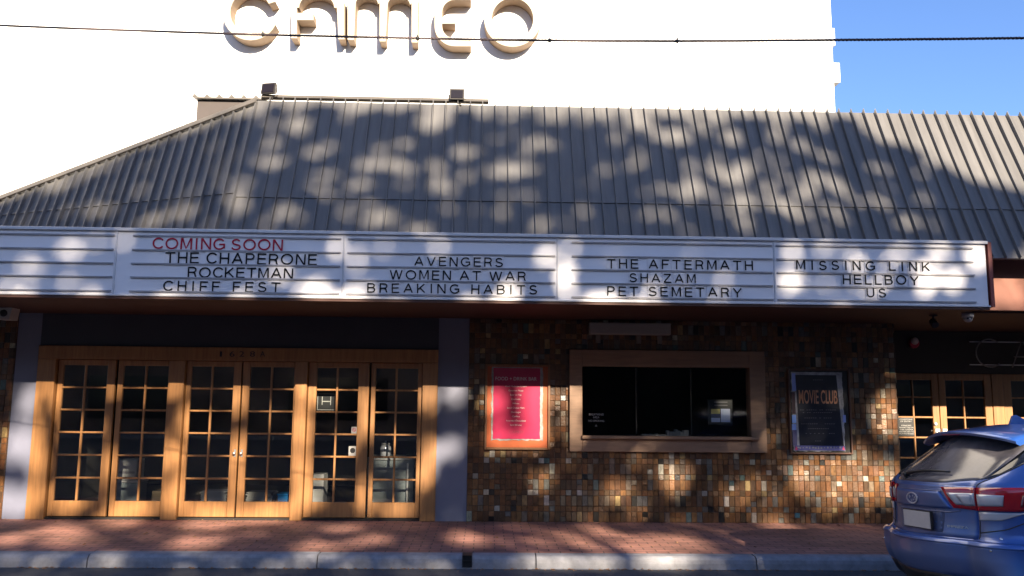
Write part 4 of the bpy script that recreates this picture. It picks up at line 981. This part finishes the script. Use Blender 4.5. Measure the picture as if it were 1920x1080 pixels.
def cline(pts, r=.004, name='shut_line', mt=None, par=car, off=.0005, n=24):
    pl = np.array(pts, float); seg = np.r_[0, np.cumsum(np.linalg.norm(np.diff(pl, axis=0), axis=1))]; q = np.linspace(0, seg[-1], n)
    P_ = np.stack([np.interp(q, seg, pl[:, k]) for k in range(2)], 1); mb = MB(); mb.tube([carpt(a, b, off) for a, b in P_], r, 5); return cb(mb, name, mt or M['rubber'], par)
# rear window and its black surround
rw = patch([(-1.5, 1.385), (-.6, 1.40), (.6, 1.40), (1.5, 1.385)], [(-1.1, 1.055), (-.6, 1.02), (.6, 1.02), (1.1, 1.055)], .003, 14, 28, M['dustglass'], 'rear_window')
for sg_ in (-1, 1):
    patch([(sg_*1.5, 1.385), (sg_*2.0, 1.40)], [(sg_*1.1, 1.056), (sg_*1.2, 1.07)], .004, 10, 5, M['carglass'], 'pillar_garnish')
    cline([(sg_*1.21, 1.07), (sg_*2.01, 1.40)], .005, 'shut_line')
    # side windows
    patch([(sg_*2.16, 1.36), (sg_*2.52, 1.385)], [(sg_*2.06, 1.08), (sg_*2.47, 1.05)], .003, 8, 10, M['carglass'], 'side_window')
    patch([(sg_*2.55, 1.385), (sg_*2.93, 1.36)], [(sg_*2.50, 1.05), (sg_*2.97, 1.045)], .003, 8, 10, M['carglass'], 'side_window')
    cline([(sg_*2.485, 1.03), (sg_*2.49, .55), (sg_*2.47, .33)], .004)
patch([(-4.9, 1.38), (-4.4, 1.36)], [(-4.9, 1.06), (-4.3, 1.06)], .003, 6, 6, M['carglass'], 'windscreen') if False else patch([(4.0, 1.37), (4.995, 1.39)], [(4.0, 1.06), (4.995, 1.06)], .003, 6, 12, M['carglass'], 'windscreen')
patch([(-4.995, 1.39), (-4.0, 1.37)], [(-4.995, 1.06), (-4.0, 1.06)], .003, 6, 12, M['carglass'], 'windscreen')
tg = patch([(-1.06, 1.0), (1.06, 1.0)], [(-1.06, .615), (1.06, .615)], .0012, 10, 24, M['carpaint'], 'tailgate')
# roof spoiler
m = MB(); n_ = 20
for k in range(n_+1):
    y = -.60+1.2*k/n_; u_ = abs(y)/.60; xe = .455+.13*u_**2.2; zt_, zc_ = 1.425-.075*u_**2.2, .018
    m.v += [(xe, y, zt_-.030), (xe-.004, y, zt_-.012), (xe+.03, y, zt_+.002), (.95, y*.85, 1.484-.035*u_**2.4), (.95, y*.85, 1.40), (.62, y*.98, zt_-.045)]
for k in range(n_):
    for j in range(6):
        a, b = k*6+j, k*6+(j+1) % 6; m.face([a, b, b+6, a+6], j in (1, 2))
m.face([0, 1, 2, 3, 4, 5]); m.face([n_*6+j for j in range(6)][::-1])
cb(m, 'spoiler', M['carpaint'])
m = MB(); m.bevbox(.452, .49, -.12, .12, 1.393, 1.397, .001); cb(m, 'brake_lamp', M['taildark'])
# shark fin aerial
m = MB(); m.prism([(.98, -.012, 1.475), (1.02, -.010, 1.555), (1.05, -.008, 1.562), (1.22, -.012, 1.475)], (0, .024, 0)); cb(m, 'aerial_fin', M['carpaint'])
# tail lamps
for sg_ in (-1, 1):
    A = lambda l: [(sg_*a, b) for a, b in l]
    tl_ = patch(A([(.58, .985), (1.07, .99)]), A([(.74, .835), (1.07, .825)]), .012, 8, 10, M['tailred'], 'tail_lamp')
    patch(A([(.66, .945), (1.05, .95)]), A([(.78, .862), (1.05, .86)]), .0145, 5, 8, M['tailclear'], 'lamp_segment', tl_, .003)
    patch(A([(.78, .935), (1.0, .938)]), A([(.90, .858), (1.0, .858)]), .0165, 4, 4, M['rail'], 'lamp_reflector', tl_, .003)
    t2 = patch(A([(1.09, .99), (1.6, 1.0), (2.05, .965)]), A([(1.09, .825), (1.55, .835), (2.03, .90)]), .014, 8, 26, M['tailred'], 'tail_lamp')
    patch(A([(1.10, .945), (1.42, .945)]), A([(1.10, .862), (1.40, .87)]), .0175, 5, 12, M['tailclear'], 'lamp_segment', t2, .004)
    patch(A([(1.60, .955), (2.0, .945)]), A([(1.56, .865), (1.98, .915)]), .0165, 5, 12, M['taildark'], 'lamp_segment', t2, .004)
    t3 = patch(A([(1.09, .818), (1.62, .825)]), A([(1.09, .755), (1.36, .765)]), .008, 5, 14, M['tailclear'], 'reversing_lamp')
    cline(A([(1.08, 1.01), (1.08, .99), (1.08, .62)]), .004)
    cline(A([(1.08, 1.01), (1.13, 1.04), (1.21, 1.07)]), .004)
    cline(A([(1.08, .665), (1.4, .70), (1.75, .80), (2.2, .80)]), .004, 'bumper_line')
# bumper shelf, lower valance, reflectors and sensors
patch([(-1.9, .60), (0, .60), (1.9, .60)], [(-1.9, .57), (0, .57), (1.9, .57)], .012, 4, 40, M['carpaint'], 'bumper_lip')
patch([(-1.85, .335), (0, .335), (1.85, .335)], [(-1.85, .18), (0, .18), (1.85, .18)], .008, 5, 40, M['black'], 'rear_valance')
for s_, z in ((1.36, .635), (1.36, .555), (-1.3, .5)):
    p0, p1 = carpt(s_, z, -.004), carpt(s_, z, .004); m = MB(); m.lathe(p0, p1-p0, [(0, .010), (.008, .010), (.010, .006)], 12); cb(m, 'parking_sensor', M['chrome'])
# garnish, plate recess, plate, badge
cline([(-.95, .955), (.62, .955), (.86, .82), (.70, .80), (-.9, .80)], .006, 'tailgate_crease', M['dustpaint'], off=.002)
gb = patch([(-.85, .95), (.55, .95)], [(-.80, .825), (.72, .825)], .010, 6, 24, M['carpaint'], 'tailgate_garnish')
patch([(-.62, .815), (.60, .815)], [(-.55, .625), (.55, .625)], .0015, 4, 12, mat('recess_tone', (.075, .085, .15), .5), 'plate_recess')  # flat darker patch stands in for the hollow around the plate
m = MB(); px_ = fXR(.73)-.016; m.bevbox(px_-.012, px_+.02, 0, 0, 0, 0) if False else None
m.hexa([(px_, -.235, .655), (px_+.02, -.235, .655), (px_+.02, .145, .655), (px_, .145, .655), (px_, -.235, .795), (px_+.02, -.235, .795), (px_+.02, .145, .795), (px_, .145, .795)]); cb(m, 'plate_frame', M['black'])
m = MB(); m.hexa([(px_-.004, -.227, .662), (px_-.0005, -.227, .662), (px_-.0005, .137, .662), (px_-.004, .137, .662), (px_-.004, -.227, .788), (px_-.0005, -.227, .788), (px_-.0005, .137, .788), (px_-.004, .137, .788)]); cb(m, 'number_plate', M['plate'])
m = MB(); bx = fXR(.89)-.016; n_ = 28
oo = [(bx, .075*math.cos(2*math.pi*i/n_), .887+.046*math.sin(2*math.pi*i/n_)) for i in range(n_)]; ii = [(bx, .064*math.cos(2*math.pi*i/n_), .887+.036*math.sin(2*math.pi*i/n_)) for i in range(n_)]
m.ringprism(oo, ii, (.008, 0, 0))
for dy, dz, r in ((.033, .010, .016), (-.012, .018, .008), (-.035, .006, .008), (-.018, -.014, .008), (.006, -.02, .008), (-.045, -.008, .007)):
    pts = []
    for k in range(8):
        a = k*math.pi/4; rr = r if k % 2 == 0 else r*.35; pts.append((bx+.001, dy+rr*math.cos(a), .887+dz+rr*math.sin(a)))
    m.prism(pts, (.006, 0, 0))
cb(m, 'badge', M['badge'])
vs, fs = text_data('IMPREZA', 1, .5); a = min(v[0] for v in vs); b = max(v[0] for v in vs); m = MB()
for v in vs:
    u_ = (v[0]-a)/(b-a); y = -.33-.15*u_; m.v.append((fXR(.69)+.16*(abs(y)/.53)**2-.004+(0.5-v[2])*.004, y, .685+v[1]/.729*.018))
for f in fs: m.face(list(f))
cb(m, 'tailgate_lettering', M['badge'])
# wiper
m = MB(); w0, w1 = carpt(-.35, 1.05, .03), carpt(.55, 1.085, .022); mid = [w0+(w1-w0)*k/8+np.array([-.012*math.sin(math.pi*k/8), 0, .016*math.sin(math.pi*k/8)]) for k in range(9)]
m.tube(mid, [.013-.0007*k for k in range(9)], 6); m.lathe(carpt(-.35, 1.05, 0), carpt(-.35, 1.05, .03)-carpt(-.35, 1.05, 0), [(0, .026), (.03, .024), (.042, .016)], 14); cb(m, 'wiper', M['black'])
# wheels in dark arches
for sg_ in (-1, 1):
    for xw in (.90, 3.55):
        m = MB(); m.lathe((xw, sg_*.60, .345), (0, sg_, 0), [(0, .365), (.289, .365)], 32); cb(m, 'wheel_arch', M['black'])
        m = MB(); m.lathe((xw, sg_*.70, .318), (0, sg_, 0), [(0, .30), (.02, .316), (.17, .316), (.195, .30), (.197, .24)], 32); wh = cb(m, 'wheel', M['rubber'])
        m = MB(); m.lathe((xw, sg_*.897, .318), (0, sg_, 0), [(0, .235), (.004, .23), (.006, .20)], 28)
        for k in range(5):
            an = 2*math.pi*k/5; c_, s_ = math.cos(an), math.sin(an)
            m.hexa([(xw+c_*.03-s_*q_+ (0), sg_*yy_, .318+s_*.03+c_*q_) for yy_ in (.9032, .9032) for q_ in (-.03, .03)]+[(xw+c_*.20-s_*q_, sg_*yy_, .318+s_*.20+c_*q_) for yy_ in (.9034, .912) for q_ in (-.022, .022)])
        cb(m, 'rim', M['steel'], wh)
    m = MB(); m.hexa([(2.95, sg_*.88, .98), (3.05, sg_*.88, .98), (3.05, sg_*1.02, 1.0), (2.95, sg_*1.02, 1.0), (2.95, sg_*.88, 1.06), (3.03, sg_*.88, 1.06), (3.03, sg_*1.02, 1.10), (2.95, sg_*1.02, 1.10)]); cb(m, 'mirror', M['carpaint'])
    m = MB(); p = carpt(sg_*4.2, .72, .0); m.lathe(p, (1, 0, 0), [(-.05, .10), (.02, .09), (.03, .05)], 16); cb(m, 'headlight', M['tailclear'])

# ---------------------------------------------------------------- street trees across the road that dapple the front
UA = np.array([math.cos(SUN_AZ), -math.sin(SUN_AZ), 0]); VA = np.cross(UA, SUN); VA = VA if VA[2] > 0 else -VA
def uv(p): p = np.array(p, float); return np.array([p@UA, p@VA])
def surf(kind, px, py):
    if kind == 'R':
        if px < 455: return on_plane(px, py, c0, nl)
        return on_plane(px, py, ROOF0, RN)
    if kind == 'M': return at(px, py, YM)
    if kind == 'W': return at(px, py, YW)
    if kind == 'E': return at(px, py, YE)
    if kind == 'F': return at(px, py, 9.58)
    if kind == 'K': return at(px, py, 8.82)
    if kind == 'G': return atz(px, py, ZS)
    if kind == 'A': return atz(px, py, 0)
blobs = dict(
 R=[(557,236,30,26),(545,215,12,16),(512,233,14,14),(507,275,19,17),(510,305,36,15),(584,289,16,14),(609,283,12,14),(612,328,34,14),(579,342,13,10),(651,217,15,15),(676,205,14,12),(740,203,20,8),(805,228,34,30),(835,222,18,20),(907,214,22,12),(682,311,24,16),(718,310,26,16),(743,303,11,11),(768,320,10,10),(815,311,24,20),(826,340,16,12),(848,361,18,12),(868,336,16,12),(879,283,16,11),(929,325,28,12),(948,311,12,14),(537,394,20,18),(562,411,16,15),(645,403,24,15),(682,383,14,14),(698,414,24,15),(762,422,15,10),(732,428,11,10),(840,391,14,12),(893,391,11,11),(451,353,16,12),(448,378,14,11),
  (112,352,16,14),(156,331,11,11),(216,355,11,11),(268,352,16,11),(333,258,9,9),(401,274,12,12),(440,292,15,12),(440,378,16,10),(273,420,42,10),(331,391,14,12),(47,410,16,11),(203,397,12,10),(490,222,11,11),(482,300,15,16),
  (995,272,25,11),(941,321,22,13),(984,315,22,11),(989,367,24,11),(943,397,14,11),(1043,229,12,12),(1095,226,12,14),(1143,226,16,17),(1122,210,14,8),(1157,259,16,17),(1187,226,15,13),(1211,212,20,8),(1198,286,12,11),(1198,302,11,9),(1247,258,28,13),(1268,264,15,14),(1220,238,16,8),(1068,350,12,11),(1103,342,12,11),(1211,361,22,9),(1182,342,10,10),(1293,326,18,38),(1312,356,19,14),(1330,318,15,14),(1371,253,22,18),(1347,226,28,13),(1306,234,18,13),(1293,213,25,9),(1379,334,20,16),(1398,370,16,16),(1347,370,14,12),(1406,315,18,18),(1344,300,12,12),(1006,435,12,9),(1068,421,11,10),(1401,418,15,22),(1355,397,12,10),(1382,413,12,10),(1220,394,11,10),
  (1518,332,22,18),(1557,341,22,18),(1501,362,22,18),(1578,362,20,16),(1395,319,22,18),(1382,341,18,16),(1472,336,18,16),(1501,272,18,16),(1540,238,17,15),(1518,219,20,11),(1467,230,16,11),(1436,215,18,9),(1450,262,15,13),(1430,290,16,13),(1536,290,18,15),(1560,300,12,18),(1462,300,12,10),(1530,395,20,12),(1440,352,18,16),(1460,385,16,12),(1570,405,16,10),(1727,378,26,12),(1697,420,26,14),(1640,372,16,12),(1660,350,14,10)],
 M=[(57,500,22,18),(130,470,28,20),(130,535,26,13),(235,450,18,16),(240,490,12,20),(530,515,18,15),(587,543,22,16),(630,460,13,18),(668,482,17,16),(717,463,13,12),(823,463,15,17),(667,543,22,17),(608,550,12,11),(1023,480,19,15),(1057,500,22,19),(1060,545,18,12),(1067,465,17,13),(1147,483,16,12),(953,547,22,13),(1227,545,20,12),(1484,481,17,14),(1541,467,13,11),(1580,478,14,11),(1697,471,27,14),(1764,470,22,13),(1736,534,21,18),(1732,503,16,12),(1789,524,20,24),(1838,480,10,26),(1399,457,13,9),(1360,527,12,11),(180,455,14,10),(20,535,14,12),(370,455,14,9),(440,475,11,9),(480,535,10,10),(300,480,9,9),(1300,470,10,8),(1640,540,12,10),(900,500,8,8)],
 F=[(1898,510,15,15),(1878,552,28,20),(1915,560,20,18),(1863,517,9,9)],
 W=[(48,752,16,20),(29,830,22,26),(20,945,40,24),(60,730,20,9),(66,860,10,50),(70,945,10,28),(62,770,8,16),(110,745,10,22),(214,727,16,10),(154,812,28,18),(332,728,15,10),(332,930,14,24),(361,786,18,20),(120,930,24,20),(270,740,14,9),(310,850,9,26),(207,870,10,24),(250,945,34,14),(444,747,13,18),(440,849,12,24),(400,955,38,11),(564,733,12,14),(613,738,28,18),(564,809,14,28),(564,885,12,22),(582,929,20,17),(502,955,32,10),(689,925,15,24),(693,787,14,22),(684,738,12,10),(738,951,26,12),(800,742,12,18),(808,860,9,26),(853,736,14,12),(844,840,14,12),(640,835,15,20),(628,880,14,14),(340,860,9,18),(450,905,11,18),(560,955,10,10),(510,775,12,16),(745,820,14,12),(785,900,9,22),(150,880,16,12),(390,800,12,14),
  (996,735,15,14),(999,775,18,26),(1024,752,8,24),(1013,816,13,17),(927,758,13,20),(957,830,20,8),(930,815,11,16),(1049,735,12,9),(1062,790,8,14),(1080,752,15,20),(1080,816,13,14),(1160,920,20,13),(1266,897,18,18),(1650,770,14,14),(1665,790,18,20),(1665,760,14,12),(1640,880,20,18),(1600,890,30,20),(1660,905,20,28),(1540,875,30,13),(1500,895,15,22),(1560,930,24,14),(1600,860,20,10),(1520,920,14,14),(1625,925,20,14),(1440,820,6,12),(1010,905,10,8),(1375,745,8,10)],
 E=[(1765,800,30,36),(1866,800,26,40),(1715,790,26,20),(1810,800,22,20),(1915,795,22,26)],
 G=[(120,1000,28,12),(20,1012,22,7),(363,1019,28,7),(387,984,28,7),(483,977,36,4),(593,1027,22,6),(217,980,24,6),(874,1010,18,8),(1107,998,28,7),(1103,1016,28,7),(1245,1021,48,12),(1460,1019,24,7),(1491,1028,20,5),(1466,989,17,4),(1645,1021,14,5),(1283,1024,22,8),(700,1010,18,5),(640,990,16,4)],
 K=[(993,1051,11,11),(1052,1053,34,12),(1137,1053,22,11),(1213,1053,25,11),(1272,1053,22,10),(1580,1046,8,6),(20,1040,6,3)],
 A=[(1158,1073,28,4),(500,1072,14,3)])
polys = [('R', [(1596, 190), (1610, 240), (1650, 272), (1700, 276), (1752, 300), (1800, 335), (1860, 352), (1960, 372), (2400, 380), (2400, 150)]),
         ('R', [(1740, 402), (1850, 395), (1880, 425), (1960, 425), (2400, 430), (2400, 475), (1900, 470), (1760, 452), (1715, 425)])]
BL = []
for k_, lst in blobs.items():
    g_ = {'W': 1.45, 'E': 1.8, 'G': 1.8, 'K': 1.25, 'F': 1.25, 'M': .72}.get(k_, .73)
    for (px, py, rx, ry) in lst:
        rx, ry = rx*g_, ry*g_
        c_ = uv(surf(k_, px, py)); ax = uv(surf(k_, px+rx, py))-c_; ay = uv(surf(k_, px, py+ry))-c_
        BL.append((c_, np.linalg.inv(np.stack([ax, ay], 1)), 1.0))
hr = random.Random(21)
for _ in range(150):      # small natural gaps between the leaves
    c_ = uv(surf('R', hr.uniform(60, 1850), hr.uniform(195, 440))); r_ = hr.uniform(.05, .10)
    BL.append((c_, np.diag([1/r_, 1/(r_*hr.uniform(.6, 1.1))]), 1.0))
BC = np.array([b[0] for b in BL]); BI = np.array([b[1] for b in BL]); BF = np.array([.92+.035*math.sqrt(abs(np.linalg.det(b[1]))) for b in BL])
PL = [np.array([uv(surf(k_, *p)) for p in pts]) for k_, pts in polys]
def inpoly(p, poly):
    x, y = p; c = False; n = len(poly); j = n-1
    for i in range(n):
        if (poly[i][1] > y) != (poly[j][1] > y) and x < (poly[j][0]-poly[i][0])*(y-poly[i][1])/(poly[j][1]-poly[i][1])+poly[i][0]: c = not c
        j = i
    return c
# upper edge of the shade in the (u, v) frame: along the roof top and down the hip
topu = [(uv(surf('R', px, py))) for px, py in ((-400, 540), (0, 377), (200, 298), (380, 226), (476, 190), (700, 196), (915, 200), (1100, 206), (1250, 214), (1420, 214), (1600, 217), (1900, 222), (2600, 240))]
tu, tv = [p[0] for p in topu], [p[1]-.05 for p in topu]
vgr = uv((0, YW, ZS))[1]
vlow = uv(atz(960, 1300, 0))[1]
vmar0, vmar1 = uv((0, YM, MZ0))[1], uv((0, YM, MZ1))[1]
leaves = [[], [], []]
U0, U1 = uv((-13, YW, 0))[0], uv((13, YW, 0))[0]
lr = random.Random(3)
cnt_try = 0
def crown_t(u): return 30.0
spray = 0
for _ in range(150000):
    if spray == 0: su, sv, st = lr.uniform(U0, U1), lr.uniform(vlow-.5, max(tv)+.1), 21+lr.uniform(0, 3.5); spray = 5
    spray -= 1
    u, v, tt = su+lr.gauss(0, .13), sv+lr.gauss(0, .11), st+lr.gauss(0, .15)
    top = np.interp(u, tu, tv)
    if v > top-abs(lr.gauss(0, .08)): continue
    p = np.array([u, v])
    d = np.einsum('nij,nj->ni', BI, p-BC)
    if (np.hypot(d[:, 0], d[:, 1]) < BF).any(): continue
    if v > vmar1 and any(inpoly(p, q) for q in PL): continue
    if v < vmar0 and lr.random() < (.5 if v > vgr else .68): continue
    if vmar0 < v < vmar1 and lr.random() < .33: continue
    k = 0 if u < U0+(U1-U0)*.36 else (1 if u < U0+(U1-U0)*.66 else 2)
    leaves[k].append(UA*u+VA*v+SUN*tt)
lrng = random.Random(11)
tl_labels = ['leafy street tree behind the camera shading the timber doors', 'leafy street tree behind the camera shading the ticket window', 'leafy street tree behind the camera shading the entry and parked car']
for k in range(3):
    L = leaves[k]; cx, cy, cz = np.mean(L, 0)
    zmin = min(p[2] for p in L)
    t = thing('street_tree', tl_labels[k], 'tree', (float(cx), float(cy), 0), 'street trees across the road')
    m = MB()
    base = np.array([cx, cy, 0.0]); m.tube([base+np.array([.1*math.sin(q_*2), .08*math.cos(q_*3), q_*(zmin+1.0)]) for q_ in np.linspace(0, 1, 9)], list(np.linspace(.30, .16, 9)), 10)
    fork = base+np.array([.1*math.sin(2), .08*math.cos(3), zmin*.8])
    for i in range(9):
        e = np.array(L[lrng.randrange(len(L))]); md = (fork+e)/2+np.array([0, 0, .5]); m.tube([fork, md, e], [.09, .05, .015], 6)
    m.build('trunk', M['bark'], t)
    m = MB()
    for p in L:
        # leaf spray: a few leaf sized faces about one point
        n = Vector((lrng.gauss(0, 1), lrng.gauss(0, 1)-.6, lrng.gauss(0, 1)+.3)).normalized(); a = n.orthogonal().normalized(); b = n.cross(a); an = lrng.uniform(0, 6.28)
        a, b = a*math.cos(an)+b*math.sin(an), b*math.cos(an)-a*math.sin(an); l_, w_ = lrng.uniform(.10, .15), lrng.uniform(.07, .10); c_ = Vector(p)
        m.poly([c_-a*l_, c_+b*w_, c_+a*l_, c_-b*w_])
    m.build('crown', M['leaf'], t, fix=False)

for cx, cy, zb, zt, w, lab in ((-24, -14.5, 5, 17, 8, 'tall unseen leafy street tree added far along the road to the left'), (26, -14, 5, 18, 8, 'tall unseen leafy street tree added far along the road to the right'), (-40, -13.5, 4, 15, 8, 'farthest unseen leafy street tree added at the left end of the row'), (42, -14, 4, 16, 8, 'farthest unseen leafy street tree added at the right end of the row')):
    t = thing('street_tree', lab, 'tree', (cx, cy, 0), 'street trees across the road')  # unseen side trees added to cut sky light from left and right
    m = MB(); m.tube([(cx+.15*math.sin(q_*3), cy, q_*zb*1.5) for q_ in np.linspace(0, 1, 8)], list(np.linspace(.32, .15, 8)), 10)
    for i in range(8):
        an = i*.8; m.tube([(cx, cy, zb), (cx+w*.25*math.cos(an), cy+1.5*math.sin(an), zb+2), (cx+w*.6*math.cos(an), cy+2.5*math.sin(an), (zb+zt)/2+1)], [.1, .06, .02], 6)
    m.build('trunk', M['bark'], t)
    m = MB(); cl = [(cx+lrng.uniform(-.75, .75)*w, cy+lrng.uniform(-2.5, 2.5), lrng.uniform(zb+1, zt-1.5), lrng.uniform(1.0, 2.0)) for _ in range(34)]
    for _ in range(5200):
        q_ = cl[lrng.randrange(len(cl))]; d_ = Vector((lrng.gauss(0, 1), lrng.gauss(0, 1), lrng.gauss(0, .8))).normalized()*q_[3]*lrng.uniform(.5, 1); c_ = Vector(q_[:3])+d_
        n = Vector((lrng.gauss(0, 1), lrng.gauss(0, 1), lrng.gauss(0, 1)+.4)).normalized(); a = n.orthogonal().normalized(); b = n.cross(a); l_, w_ = lrng.uniform(.22, .34), lrng.uniform(.12, .18)
        m.poly([c_-a*l_, c_+b*w_, c_+a*l_, c_-b*w_])
    m.build('crown', M['leaf'], t, fix=False)
